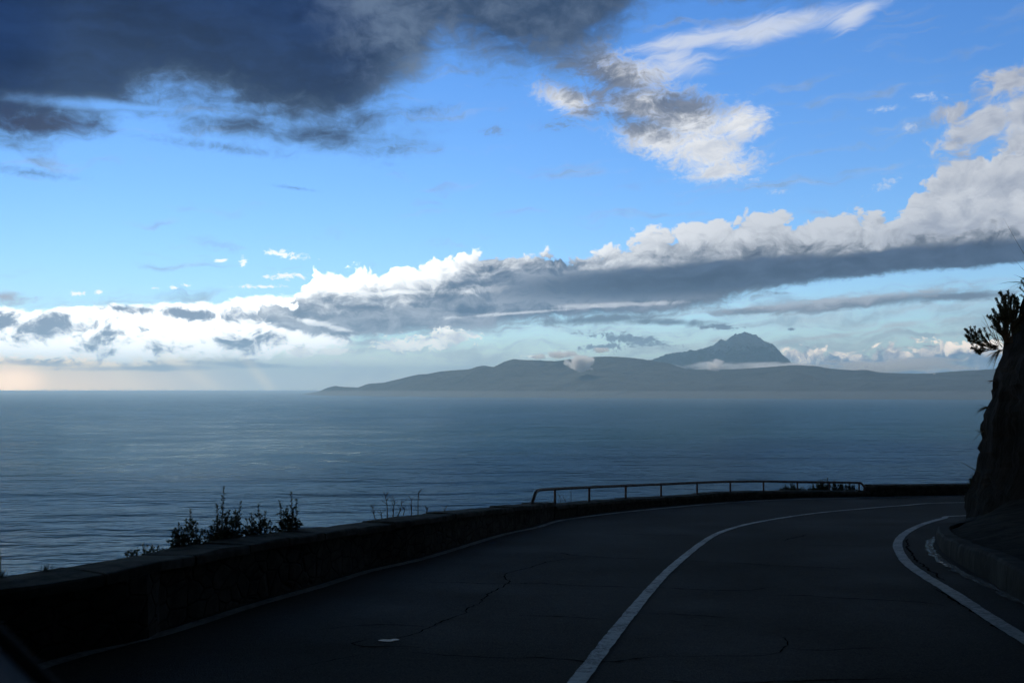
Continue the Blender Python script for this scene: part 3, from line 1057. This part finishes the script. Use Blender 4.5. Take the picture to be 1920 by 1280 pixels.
# water running along the gutter
gut = [(1752, 1006), (1742, 1018), (1748, 1035), (1772, 1055), (1800, 1072), (1840, 1093), (1880, 1111), (1925, 1135)]
gp = resample(catmull([ground(*p) for p in gut], 6), 0.05)
rows = []
for i, p in enumerate(gp):
    t = (gp[min(i + 1, len(gp) - 1)] - gp[max(i - 1, 0)]).normalized()
    n = Vector((-t.y, t.x))
    f = min(1, i / 14)
    w = (0.055 + 0.05 * noise.noise((p.x * 2.5, p.y * 2.5, 9)) + 0.05 * noise.noise((p.x * 9, p.y * 9, 4))) * f
    w2 = (0.055 + 0.05 * noise.noise((p.x * 2.5, p.y * 2.5, 19)) + 0.05 * noise.noise((p.x * 9, p.y * 9, 14))) * f
    rows.append([lift(p + n * w * (1 - k / 3) - n * w2 * (k / 3), 0.006 + 0.004 * (k in (1, 2))) for k in range(4)])
mb = MB(); mb.grid(rows)
tag(mb.build('gutter_water', M['trickle'], smooth_=True, face='up'), 'glinting water trickling in the gutter below the concrete wall', kind='structure')


# ------------------------------------------------------------------ plants
def rv(rnd): return Vector((rnd.gauss(0, 1), rnd.gauss(0, 1), rnd.gauss(0, 1))).normalized()


def leaf(mb_, p, d, L, w, rnd):
    side = d.cross(rv(rnd)).normalized()
    up = side.cross(d).normalized()
    a = p; b = p + d * L * 0.5 + side * w + up * L * 0.06; c = p + d * L - up * L * 0.05; e = p + d * L * 0.5 - side * w + up * L * 0.06
    mid = p + d * L * 0.5
    mb_.add([a, b, c, e, mid], [(0, 1, 4), (1, 2, 4), (0, 4, 3), (4, 2, 3)])


def leafy_shrub(label, tips, base_y, back_=0.55, leafL=0.042, dens=1.0, seed=1, group=None, name='shrub', cat='shrub', spread=0.5):
    rnd = random.Random(seed)
    cx = sum(t[0] for t in tips) / len(tips)
    cen, _ = at_col(cx, base_y, back_)
    root = thing(name, label, cat, cen, group)
    sm, lm = MB(), MB()
    for (tx, ty) in tips:
        tip, _ = at_col(tx, ty, back_ + rnd.uniform(-.1, .15))
        b0, _ = at_col(cx + (tx - cx) * spread, base_y, back_)
        b0.z -= 0.12
        H = (tip - b0).length
        mid = b0.lerp(tip, 0.5) + Vector((rnd.uniform(-.03, .03), rnd.uniform(-.03, .03), 0))
        pts = catmull([b0, mid, tip], 6)
        sm.tube(pts, [0.006 * (1 - 0.75 * k / (len(pts) - 1)) for k in range(len(pts))], 4)
        n_l = int(H / 0.007 * dens)
        for k in range(n_l):
            t = 0.10 + 0.9 * (k / n_l)
            p = pts[min(len(pts) - 2, int(t * (len(pts) - 1)))].lerp(pts[min(len(pts) - 1, int(t * (len(pts) - 1)) + 1)], (t * (len(pts) - 1)) % 1)
            ax = (tip - b0).normalized()
            out_d = ax.cross(rv(rnd)).normalized()
            d_ = (out_d * 0.8 + ax * rnd.uniform(0.35, 1.1)).normalized()
            s_ = (1.15 - 0.55 * t) * rnd.uniform(0.7, 1.15)
            leaf(lm, p, d_, leafL * s_, leafL * 0.24 * s_, rnd)
        # side sprigs
        for k in range(max(4, int(H * 27))):
            t = rnd.uniform(0.04, 0.80) ** 1.25
            p = b0.lerp(tip, t)
            ax = (tip - b0).normalized()
            d_ = (ax.cross(rv(rnd)).normalized() * 0.7 + ax * 0.75).normalized()
            L_ = rnd.uniform(0.07, 0.20) * (1.15 - t)
            e = p + d_ * L_
            sm.tube([p, p.lerp(e, 0.5) + Vector((0, 0, -0.005)), e], [0.003, 0.0025, 0.0015], 3)
            for j in range(int(L_ / 0.009 * dens) + 3):
                pp = p.lerp(e, rnd.uniform(0.15, 1.0))
                dd = (d_ * rnd.uniform(0.4, 1.1) + rv(rnd) * 0.75).normalized()
                s_ = rnd.uniform(0.6, 1.05)
                leaf(lm, pp, dd, leafL * s_, leafL * 0.24 * s_, rnd)
    sm.build('stem', M['stem'], root)
    lm.build('foliage', M['leaf'], root)
    return root


G_SH = 'leafy shrubs growing behind the sea wall'
leafy_shrub('low leafy sprigs just showing over the sea wall, smallest of the row', [(252, 1030), (262, 1034), (273, 1019), (289, 1026), (302, 1024), (244, 1040)], 1050, leafL=0.036, seed=2, group=G_SH)
leafy_shrub('leafy shrub behind the sea wall, leaning to a thin tip', [(361, 953), (352, 972), (340, 982), (334, 990), (374, 986), (383, 992), (347, 995), (368, 1000), (328, 1012)], 1040, seed=3, group=G_SH)
leafy_shrub('tallest leafy shrub behind the sea wall with one long upright shoot', [(424, 911), (411, 946), (454, 940), (446, 958), (434, 955), (398, 985), (405, 975), (462, 985), (416, 968), (440, 975), (456, 1000), (394, 1000)], 1028, seed=4, group=G_SH)
leafy_shrub('bushy shrub behind the sea wall with an even rounded top', [(487, 944), (475, 962), (501, 958), (466, 972), (512, 978), (493, 965), (480, 980), (516, 992), (505, 990), (470, 992)], 1018, seed=5, group=G_SH)
leafy_shrub('narrow leafy shrub with forked top, rightmost on the sea wall', [(548, 922), (527, 938), (558, 933), (541, 948), (552, 955), (535, 962), (557, 975), (531, 985), (545, 980)], 1010, seed=6, group=G_SH)
rnd = random.Random(77)
tips = [(1470, 907), (1482, 905), (1520, 904), (1535, 899), (1548, 895.5), (1562, 900), (1575, 903), (1590, 905)]
for k in range(60):
    x = rnd.uniform(1458, 1606)
    lo = interp([1456, 1480, 1502, 1530, 1548, 1566, 1590, 1608], [916, 905, 912, 901, 895, 900, 905, 915], x)
    tips.append((x, rnd.uniform(lo, 917)))
leafy_shrub('broad dark bush showing through the far end of the railing', tips, 925, back_=0.9, leafL=0.062, dens=1.0, seed=7, spread=0.97)


def bare_twigs(label, sticks, back_, seed, group=None):
    rnd = random.Random(seed)
    cx = sum(s_[0][0] for s_ in sticks) / len(sticks)
    cen, _ = at_col(cx, sticks[0][0][1], back_)
    root = thing('bare_twigs', label, 'dead plant', cen, group)
    for st_ in sticks:
        m = MB()
        pts = catmull([at_col(*p, back_)[0] for p in st_], 4)
        m.tube(pts, [0.0085 * (1 - 0.6 * k / (len(pts) - 1)) for k in range(len(pts))], 4)
        for k in range(int(len(pts) * 0.7)):
            i = rnd.randrange(2, len(pts))
            p = pts[i]; d_ = Vector((rnd.uniform(-1, 1), rnd.uniform(-.5, .5), rnd.uniform(.5, 1.3))).normalized()
            m.tube([p, p + d_ * rnd.uniform(.03, .10)], [0.005, 0.003], 3)
        m.build('twig', M['stem'], root)


bare_twigs('leafless upright twigs sticking up behind the sea wall', [[(706, 975), (702, 960), (699, 945)], [(728, 972), (727, 945), (722, 925)], [(738, 972), (740, 950), (742, 938)], [(746, 970), (752, 955), (755, 940)], [(718, 972), (716, 960)], [(758, 965), (760, 955)]], 0.4, 3, 'dead stems behind the sea wall')
bare_twigs('pair of straight dead stalks further along the sea wall', [[(773, 968), (773, 952), (773, 937)], [(785, 966), (785, 945), (785, 925)], [(800, 962), (804, 950)], [(834, 960), (836, 953)]], 0.4, 4, 'dead stems behind the sea wall')
bare_twigs('faint dry stems behind the first railing posts', [[(1050, 942), (1049, 930)], [(1070, 940), (1070, 920)], [(1060, 940), (1056, 933)]], 0.5, 5, 'dead stems behind the sea wall')


def grass_tuft(label, base, tips, mat='dry', cat='grass tuft', group=None, w=0.005, extra=0, seed=1, sag=0.0):
    """base and tips are points in space; each blade a curved tapering ribbon"""
    rnd = random.Random(seed)
    root = thing('grass_tuft', label, cat, base, group)
    m = MB()
    tt = list(tips)
    for k in range(extra):
        a, b = rnd.choice(tips), rnd.choice(tips)
        c = a.lerp(b, rnd.random())
        tt.append(base + (c - base) * rnd.uniform(0.6, 1.0) + rv(rnd) * 0.02)
    for tip in tt:
        b0 = base + Vector((rnd.uniform(-.04, .04), rnd.uniform(-.04, .04), rnd.uniform(-.03, .0)))
        mid = b0.lerp(tip, 0.55) + Vector((0, 0, sag * (tip - b0).length))
        pts = catmull([b0, mid, tip], 5)
        ax = (tip - b0).normalized()
        s_ = ax.cross(rv(rnd)).normalized()
        rows = [[p + s_ * w * (1 - k / (len(pts) - 1)) * .5, p - s_ * w * (1 - k / (len(pts) - 1)) * .5 + ax * 1e-4] for k, p in enumerate(pts)]
        m.grid(rows)
    m.build('blades', M[mat], root)
    return root


def wall_tuft(label, bx, by, tips, back_, seed, group=None):
    b, _ = at_col(bx, by, back_)
    b.z -= 0.03
    grass_tuft(label, b, [at_col(x, y, back_)[0] for x, y in tips], 'needle', group=group, extra=len(tips) * 4, seed=seed, w=0.008)


G_TU = 'grass tufts on the near end of the sea wall'
wall_tuft('larger spiky grass tuft on the wall top at the photo edge', -4, 1062, [(14, 1028), (10, 1024), (4, 1018), (-8, 1015), (12, 1040), (-20, 1030)], 0.25, 1, G_TU)
wall_tuft('small grass tuft on the wall top next to the larger one', 15, 1080, [(6, 1062), (10, 1058), (16, 1060), (23, 1062), (25, 1068), (4, 1070)], 0.2, 2, G_TU)
wall_tuft('low grass tuft alone on the wall before the sprigs', 97, 1066, [(88, 1054), (92, 1053), (97, 1056), (104, 1054), (107, 1056)], 0.2, 3, G_TU)


def cp(px, py, y=20.3):
    d = ray(px, py)
    return d * (y / d.y)


def needle_bush(label, base, branches, seed, nl=0.06, group=None, dens=1.0, t0=0.22):
    """branches: lists of points; needles stand in whorls round the outer part of each"""
    rnd = random.Random(seed)
    root = thing('shrub', label, 'shrub', base, group)
    sm, lm = MB(), MB()
    for br in branches:
        pts = catmull(br, 5)
        sm.tube(pts, [0.010 * (1 - 0.7 * k / (len(pts) - 1)) for k in range(len(pts))], 4)
        n = len(pts)
        tot = sum((a - b).length for a, b in zip(pts, pts[1:]))
        for k in range(int(tot / 0.004 * dens)):
            t = t0 + (1 - t0) * rnd.random() ** 0.6
            i = min(n - 2, int(t * (n - 1)))
            p = pts[i].lerp(pts[i + 1], t * (n - 1) - i)
            ax = (pts[i + 1] - pts[i]).normalized()
            d_ = (ax.cross(rv(rnd)).normalized() * 0.75 + ax * rnd.uniform(.5, 1.2)).normalized()
            leaf(lm, p, (d_ + rv(rnd) * 0.35).normalized(), nl * rnd.uniform(.45, 1.3), nl * 0.085, rnd)
    sm.build('stem', M['stem'], root)
    lm.build('foliage', M['needle'], root)


rnd = random.Random(5)
CY = 19.0
cb = cp(1893, 640, CY)
brs = []
for tx, ty in ((1868, 560), (1876, 548), (1884, 556), (1890, 546), (1896, 560), (1902, 556), (1908, 566), (1862, 580), (1858, 592), (1906, 580), (1880, 575), (1894, 580), (1870, 590), (1886, 590), (1900, 596), (1864, 606), (1874, 612), (1910, 600), (1884, 566), (1872, 572), (1888, 604), (1880, 620)):
    tip = cp(tx, ty, CY + rnd.uniform(-.25, .3))
    b_ = cp(1893 + rnd.uniform(-10, 10), 642, CY)
    mid = b_.lerp(tip, 0.55) + Vector((rnd.uniform(-.05, .05), 0, 0.02))
    brs.append([b_, mid, tip])
    for k in range(5):
        s_ = b_.lerp(tip, rnd.uniform(.25, .85)); e = s_ + (tip - b_).normalized() * rnd.uniform(.08, .2) + Vector((rnd.uniform(-.12, .12), rnd.uniform(-.12, .12), rnd.uniform(-.03, .09)))
        brs.append([s_, s_.lerp(e, .5), e])
needle_bush('rounded needle-leaved bush crowning the cliff edge', cb, brs, 8, 0.046, dens=2.0, t0=0.30)
brs = []
cb2 = cp(1868, 652, CY)
for tx, ty in ((1810, 617), (1812, 630), (1822, 618), (1824, 632), (1836, 620), (1822, 652), (1830, 656), (1838, 658), (1832, 642), (1846, 640), (1842, 652), (1816, 638), (1828, 628), (1850, 626), (1844, 632)):
    tip = cp(tx, ty, CY + rnd.uniform(-.2, .2))
    mid = cb2.lerp(tip, 0.6) + Vector((0, 0, -0.05 + rnd.uniform(-.02, .03)))
    brs.append([cb2 + Vector((rnd.uniform(-.04, .04), 0, rnd.uniform(-.04, .04))), mid, tip])
    for k in range(4):
        s_ = mid.lerp(tip, rnd.uniform(.0, .8)); e = s_ + (tip - cb2).normalized() * rnd.uniform(.03, .12) + Vector((rnd.uniform(-.07, .07), rnd.uniform(-.12, .12), rnd.uniform(-.05, .11)))
        brs.append([s_, s_.lerp(e, .5) + Vector((0, 0, -.008)), e])
needle_bush('sprawling branch with leaf tufts jutting left from the cliff edge', cb2, brs, 9, 0.046, dens=1.3, t0=0.55)
# bare fine twigs between them
tw = thing('bare_twigs', 'fine grey leafless twigs beside the bush on the cliff', 'dead plant', cp(1880, 640), None)
m = MB()
for k in range(16):
    b_ = cp(1880 + rnd.uniform(-12, 8), 640 + rnd.uniform(-4, 12), CY)
    tip = cp(1838 + rnd.uniform(0, 26), 575 + rnd.uniform(0, 55), CY + rnd.uniform(-.2, .2))
    md = b_.lerp(tip, .5) + Vector((0, 0, -.05))
    m.tube(catmull([b_, md, tip], 4), [0.006 - 0.0045 * i / 8 for i in range(9)], 3)
m.build('twig', M['stem'], tw)

G_GR = 'dry grass hanging from the cliff'


def cliff_tuft(label, bx, by, tips, seed, extra=3, w=0.010, sag=0.08, y=19.7):
    grass_tuft(label, cp(bx, by, y), [cp(a, b, y + random.Random(seed + i).uniform(-.3, .3)) for i, (a, b) in enumerate(tips)], 'dry', 'grass tuft', G_GR, w=w, extra=extra * len(tips), seed=seed, sag=sag)


cliff_tuft('drooping dry grass below the bush on the cliff edge', 1876, 655, [(1850, 680), (1845, 672), (1852, 692), (1858, 700), (1842, 662), (1862, 696), (1848, 686), (1856, 676)], 21, 6)
cliff_tuft('thin grass blades poking out of the cliff above the horizon', 1862, 712, [(1846, 718), (1842, 716), (1850, 722)], 22, 2)
cliff_tuft('spray of dry grass on the cliff just under the waterline', 1852, 762, [(1812, 758), (1826, 768), (1822, 780), (1830, 775), (1838, 760), (1828, 800), (1834, 772)], 23, 3)
cliff_tuft('sparse dry grass lower on the cliff face', 1842, 808, [(1826, 806), (1830, 812), (1828, 800), (1832, 816), (1820, 838)], 24, 2)
cliff_tuft('long thin stem bending out from the low cliff face', 1834, 884, [(1788, 861), (1800, 866)], 25, 0, w=0.012, sag=0.05)
cliff_tuft('grass blades at the top of the cliff by the photo edge', 1930, 530, [(1858, 537), (1872, 534), (1900, 545), (1905, 516), (1898, 514), (1910, 552), (1896, 548)], 26, 2)
cliff_tuft('two long whip-like stems rising high above the cliff', 1960, 540, [(1879, 405), (1890, 432), (1896, 480), (1912, 492)], 27, 0, w=0.014, sag=-0.02)
needle_bush('dark tuft of leaves on the cliff at the photo edge above the bush', cp(1932, 560, 20.0), [[cp(1935, 570, 20), cp(1925, 545, 20), cp(1915, 526, 20)], [cp(1935, 570, 20), cp(1922, 550, 20), cp(1913, 540, 20)], [cp(1940, 570, 20), cp(1930, 540, 20), cp(1920, 522, 20)], [cp(1935, 570, 20), cp(1924, 560, 20), cp(1914, 553, 20)]], 12, 0.05)
leafy_shrub('small leafy plant at the foot of the cliff behind the far wall', [(1816, 890), (1820, 886), (1824, 893), (1829, 888), (1812, 897), (1832, 896), (1822, 899)], 912, back_=-2.5, leafL=0.05, seed=31)


# lower end of the car's windscreen pillar
def near_pt(px, py, y=0.62):
    d = ray(px, py)
    return d * (y / d.y)


pr = thing('windscreen_pillar', 'blurred lilac-grey car windscreen pillar with black rubber edge, in the lower corner', 'car part', near_pt(-55, 1277))
m = MB(); m.tube(catmull([near_pt(-55 + t * 57, 1277 + t * 58 - 1.2 * t * t) for t in (-7, -5, -3, -1, 0, 1, 3, 5)], 4), 0.026, 20); m.build('trim', M['trim'], pr, True, 'out')
m = MB(); m.tube(catmull([near_pt(5 + t * 57, 1217 + t * 58 - 1.2 * t * t, 0.63) for t in (-7, -5, -3, -1, 0, 1, 3, 5)], 4), 0.0095, 12); m.build('seal', M['rubber'], pr, True, 'out')


# ------------------------------------------------------------------ sea, far hills and mountain
mb = MB()
S = 60000
mb.add([(-S, -3000, SEA_Z), (S, -3000, SEA_Z), (S, S, SEA_Z), (-S, S, SEA_Z)], [(0, 1, 2, 3)])
tag(mb.build('sea', M['sea']), 'dark blue rippled sea reaching to the horizon', kind='structure')


def terrain(name, ridge, shore, depth_back, mat, label, rdist, n_a=520, n_r=66, spur=0.55, seed=0.0, rough=0.010, lo_px=None):
    """land between a shore and a ridge: ridge and shore are lists of (px, py); rdist(px, r_shore) is the ridge's distance"""
    rows = []
    x0, x1 = ridge[0][0], ridge[-1][0]
    for i in range(n_a + 1):
        px = x0 + (x1 - x0) * i / n_a
        rpy = interp([p[0] for p in ridge], [p[1] for p in ridge], px)
        spy = interp([p[0] for p in shore], [p[1] for p in shore], px)
        d = ray(px, spy)
        hx = math.hypot(d.x, d.y)
        r_s = SEA_Z / d.z * hx
        ux, uy = d.x / hx, d.y / hx
        dr = ray(px, rpy)
        tr = dr.z / math.hypot(dr.x, dr.y)
        r_r = rdist(px, r_s)
        H = tr * r_r - SEA_Z
        H += H * rough * noise.fractal((px * 0.07, seed, 0), 1.0, 2.0, 4)
        H = max(H, 4)
        r_b = r_r + depth_back
        col = []
        for k in range(n_r + 1):
            t = k / n_r * 1.5
            if t <= 1:
                r = r_s + (r_r - r_s) * t
                base = H * (0.25 * math.sin(t * math.pi / 2) + 0.75 * t ** 1.15)
                # spurs and gullies running down from the ridge, none higher than the ridge in the view
                sp = noise.ridged_multi_fractal((ux * r / 1500, uy * r / 2600, seed + 4), 0.9, 2.1, 5, 0.9, 2.0) * 0.5
                g = 1 - spur * (t * (1 - t) * 4) ** 0.8 * max(0, min(1, 0.95 - sp)) * 0.9
                z = base * g
                z = min(z, (H * r / r_r if t > 0.9 else z))
            else:
                s_ = (t - 1) / 0.5
                r = r_r + depth_back * s_
                z = H * (1 - s_) ** 1.3 - 1.0 * s_
            zz = SEA_Z + z - (2.5 if k == 0 else 0)
            col.append(Vector((ux * r, uy * r, zz)))
        rows.append(col)
    m = MB(); m.grid(rows)
    o = m.build(name, mat, smooth_=True, face='up')
    return tag(o, label, kind='structure')


shore = [(540, 738.2), (570, 740), (700, 742), (900, 744.5), (1200, 746), (1500, 747.5), (1850, 749), (2600, 752)]
front = [(566, 739), (600, 733), (612, 727), (628, 723), (645, 725), (672, 726), (690, 719), (720, 717), (745, 711), (782, 702), (800, 701), (826, 696), (850, 694), (880, 692), (895, 687), (908, 685), (925, 688), (945, 678), (962, 673), (990, 675), (1010, 675), (1040, 677), (1070, 673), (1110, 669), (1150, 668), (1190, 671), (1225, 676), (1255, 681), (1285, 691), (1320, 693), (1380, 692), (1440, 688), (1490, 684), (1530, 686), (1560, 691), (1600, 694), (1625, 693), (1650, 698), (1700, 700), (1740, 700), (1790, 696), (1860, 692), (1950, 684), (2200, 670), (2600, 668)]
terrain('hills', front, shore, 2500, M['hill'], 'long hazy headland running out into the sea', lambda px, rs: rs + interp([560, 700, 1000, 1500, 2600], [300, 1100, 2600, 3400, 3600], px), seed=1.0)
mpts = [(1130, 700), (1180, 686), (1215, 676), (1240, 668), (1262, 661), (1285, 659), (1305, 656), (1330, 650), (1352, 639), (1372, 631), (1385, 626), (1394, 622.5), (1402, 623), (1412, 626), (1422, 630), (1432, 637), (1445, 644), (1455, 650), (1464, 658), (1472, 668), (1482, 678), (1500, 690), (1540, 705)]
shore2 = [(1100, 737), (1600, 737)]
terrain('mountain', mpts, shore2, 3500, M['mount'], 'pointed snow-dusted mountain rising behind the headland', lambda px, rs: 21500, seed=7.0, n_a=420, n_r=120, spur=0.9, rough=0.045)
# ------------------------------------------------------------------ air: haze, mist and the low clouds against the land
def volume_mat(name, density, color, aniso):
    m = bpy.data.materials.new(name); m.use_nodes = True
    X.tree = m.node_tree; X.tree.nodes.clear()
    v = node('ShaderNodeVolumePrincipled'); o = node('ShaderNodeOutputMaterial')
    X.tree.links.new(v.outputs[0], o.inputs['Volume'])
    v.inputs['Color'].default_value = (*color, 1)
    v.inputs['Anisotropy'].default_value = aniso
    v.inputs['Density'].default_value = density
    return m, v


def box_obj(name, lo, hi, mat):
    m = MB()
    x0, y0, z0 = lo; x1, y1, z1 = hi
    m.box([(x0, y0, z0), (x0, y1, z0), (x1, y1, z0), (x1, y0, z0), (x0, y0, z1), (x0, y1, z1), (x1, y1, z1), (x1, y0, z1)])
    return m.build(name, mat, face='out')


def cloud_volume(name, px, py, rpx, rpy, dist, dens, label, seed, scale=2.2, cut=0.42, deep=1.0, kind='stuff', cat=None, group=None):
    """a cloud of real droplets: a lens-shaped body whose density is broken up by noise"""
    d = ray(px, py); c = d * (dist / math.hypot(d.x, d.y))
    rx, rz = rpx / F * dist, rpy / F * dist
    ry = rx * deep
    m_ = bpy.data.materials.new(name); m_.use_nodes = True
    X.tree = m_.node_tree; X.tree.nodes.clear()
    v = node('ShaderNodeVolumePrincipled'); o_ = node('ShaderNodeOutputMaterial')
    X.tree.links.new(v.outputs[0], o_.inputs['Volume'])
    v.inputs['Color'].default_value = (1, 1, 1, 1)
    v.inputs['Anisotropy'].default_value = 0.55
    tco = node('ShaderNodeTexCoord')
    l = X(vmath('LENGTH', tco.outputs['Object']).outputs['Value'])
    w = X(noise2(mapping(tco.outputs['Object'], loc=(seed, seed * 2.1, 0), scale=(scale, scale * deep, scale * max(0.6, rz / rx * 1.6))), 1.0, 5, 0.6, dims='3D').outputs[0])
    put(v.inputs['Density'], smooth(w * 2.0 - 0.28 - l * l * 0.85, cut, cut + 0.30) * dens)
    rows = []
    for i in range(13):
        t = math.pi * i / 12
        rows.append([Vector((math.sin(t) * math.cos(q), math.sin(t) * math.sin(q), math.cos(t))) * 1.0 for q in (2 * math.pi * j / 20 for j in range(20))])
    b_ = MB(); b_.grid(rows[::-1], True)
    o = b_.build(name, m_)
    o.scale = (rx, ry, rz); o.location = c
    m_.cycles.homogeneous_volume = False
    return tag(o, label, cat, group, kind)


G_PUFF = 'small bright clouds drifting against the far hills'
cloud_volume('cloud', 1088, 680, 44, 22, 14300, 0.026, 'bright cloud puff hanging on the ridge of the headland', 1.3, 1.5, 0.36, 0.8, None, 'cloud', G_PUFF)
cloud_volume('cloud', 1340, 684, 26, 16, 14300, 0.030, 'small white cloud puff in front of the foot of the mountain', 4.1, 1.5, 0.34, 0.9, None, 'cloud', G_PUFF)
for px_, py_, rx_, ry_, sd_, lb_ in ((1052, 664, 40, 13, 9.1, 'long flat cloud sitting on the headland ridge, largest of the three there'), (1008, 668, 22, 9, 5.7, 'faint small cloud at the left end of the ridge row'), (1130, 657, 30, 10, 7.7, 'small ragged cloud above the ridge towards the mountain')):
    cloud_volume('cloud', px_, py_, rx_, ry_, 15600, 0.016, lb_, sd_, 1.7, 0.36, 0.8, None, 'cloud', G_PUFF)
cloud_volume('mist', 1345, 686, 130, 14, 18300, 0.0022, 'thin mist lying round the foot of the mountain', 2.7, 2.6, 0.38, 0.6)
cloud_volume('mist', 1470, 689, 125, 15, 18400, 0.0045, 'band of mist on the right shoulder of the mountain', 6.2, 2.6, 0.36, 0.6)
cloud_volume('mist', 1680, 686, 230, 24, 20500, 0.0040, 'low cloud bank lying on the hills right of the mountain', 8.8, 3.0, 0.36, 0.5)
cloud_volume('mist', 1360, 640, 60, 11, 22600, 0.0016, 'thin cloud cap trailing from the summit', 3.4, 2.4, 0.40, 0.6)

mm, mv = volume_mat('low_sea_mist', 1.8e-5, (0.85, 0.93, 1.0), 0.6)
tag(box_obj('mist', (-14000, 6000, SEA_Z + 0.5), (19000, 24500, -24), mm), 'pale mist lying on the water under the far coast', kind='stuff')

# added cloud out of view, placed to keep sky and sun off the road
mb = MB(); rows = []; n = 48
fr_ = lambda x: max(0.0, 350 + 800 * noise.fractal((x / 900, 3.3, 0), 1.0, 2.0, 4))
for i in range(n + 1):
    y = -5200 + 9350 * i / n
    lo, up = [], []
    for j in range(n + 1):
        x = -5600 + 11200 * j / n
        e = min(1, 5 * min(i / n, 1 - i / n, j / n, 1 - j / n)) ** 0.5
        f_ = noise.fractal((x / 1300, y / 1300, 0.3), 1.0, 2.0, 5)
        lo.append(Vector((x + f_ * 160, y + noise.noise((x / 700, y / 700, 5)) * 160 - fr_(x) * max(0, i / n - 0.6) * 2.5, 1780 - 190 * e + f_ * 70)))
        up.append(Vector((x + f_ * 160, y + noise.noise((x / 700, y / 700, 5)) * 160 - fr_(x) * max(0, i / n - 0.6) * 2.5, 1800 + 520 * e * (1 + f_ * 0.5))))
    rows.append(lo + up[::-1])
mb.grid(rows, True)
for r in (rows[0], rows[-1]):
    for j in range(n): mb.add([r[j], r[j + 1], r[2 * n - j], r[2 * n + 1 - j]], [(0, 1, 2, 3)])
M['shadecloud'] = material('shade_cloud', lambda b: None, **{'Base Color': (0.55, 0.57, 0.60, 1), 'Roughness': 1.0, 'Specular IOR Level': 0.0})
tag(mb.build('shade_cloud', M['shadecloud'], smooth_=True, face='out'), 'grey cloud added out of view overhead to shade the coast road', kind='stuff')

HAZE = 4.0e-5
hm, hv = volume_mat('haze_air', HAZE, (0.46, 0.75, 1.0), 0.45)
hz = box_obj('haze', (-S - 500, -3500, -141.5), (S + 500, S + 500, 1260), hm)
tag(hz, 'pale sea haze', kind='stuff')

# a few pale houses on the far hillside
from mathutils.bvhtree import BVHTree
hob = bpy.data.objects['hills']
bvh = BVHTree.FromPolygons([v.co[:] for v in hob.data.vertices], [p.vertices[:] for p in hob.data.polygons])
rnd = random.Random(4)
proto = None
for px, py in ((1752, 701.5), (1761, 700.5), (1768, 702), (1777, 701), (1786, 703), (1744, 704), (1610, 744), (1632, 745), (1655, 745), (1700, 730), (1585, 743.5)):
    hit = bvh.ray_cast(Vector((0, 0, 0)), ray(px, py).normalized())[0]
    if hit is None: continue
    if proto is None:
        proto = thing('house', 'pale house on the far hillside, a speck across the water', 'house', hit, 'pale houses across the water')
        m = MB(); b_ = 13
        m.box([hit + Vector(q) for q in ((-b_, -9, -8), (-b_, 9, -8), (b_, 9, -8), (b_, -9, -8), (-b_, -9, 11), (-b_, 9, 11), (b_, 9, 11), (b_, -9, 11))])
        m.build('wall', M['house'], proto)
        m = MB()
        m.add([hit + Vector(q) for q in ((-b_ - 1, -10, 11.2), (b_ + 1, -10, 11.2), (b_ + 1, 10, 11.2), (-b_ - 1, 10, 11.2), (-b_ - 1, 0, 15), (b_ + 1, 0, 15))], [(0, 1, 5, 4), (2, 3, 4, 5), (0, 4, 3), (1, 2, 5), (0, 3, 2, 1)])
        m.build('roof', M['tile'], proto)
    else:
        r_ = proto.copy(); COL.objects.link(r_); r_.location = hit
        for ch in list(proto.children):
            c_ = ch.copy(); COL.objects.link(c_); c_.parent = r_
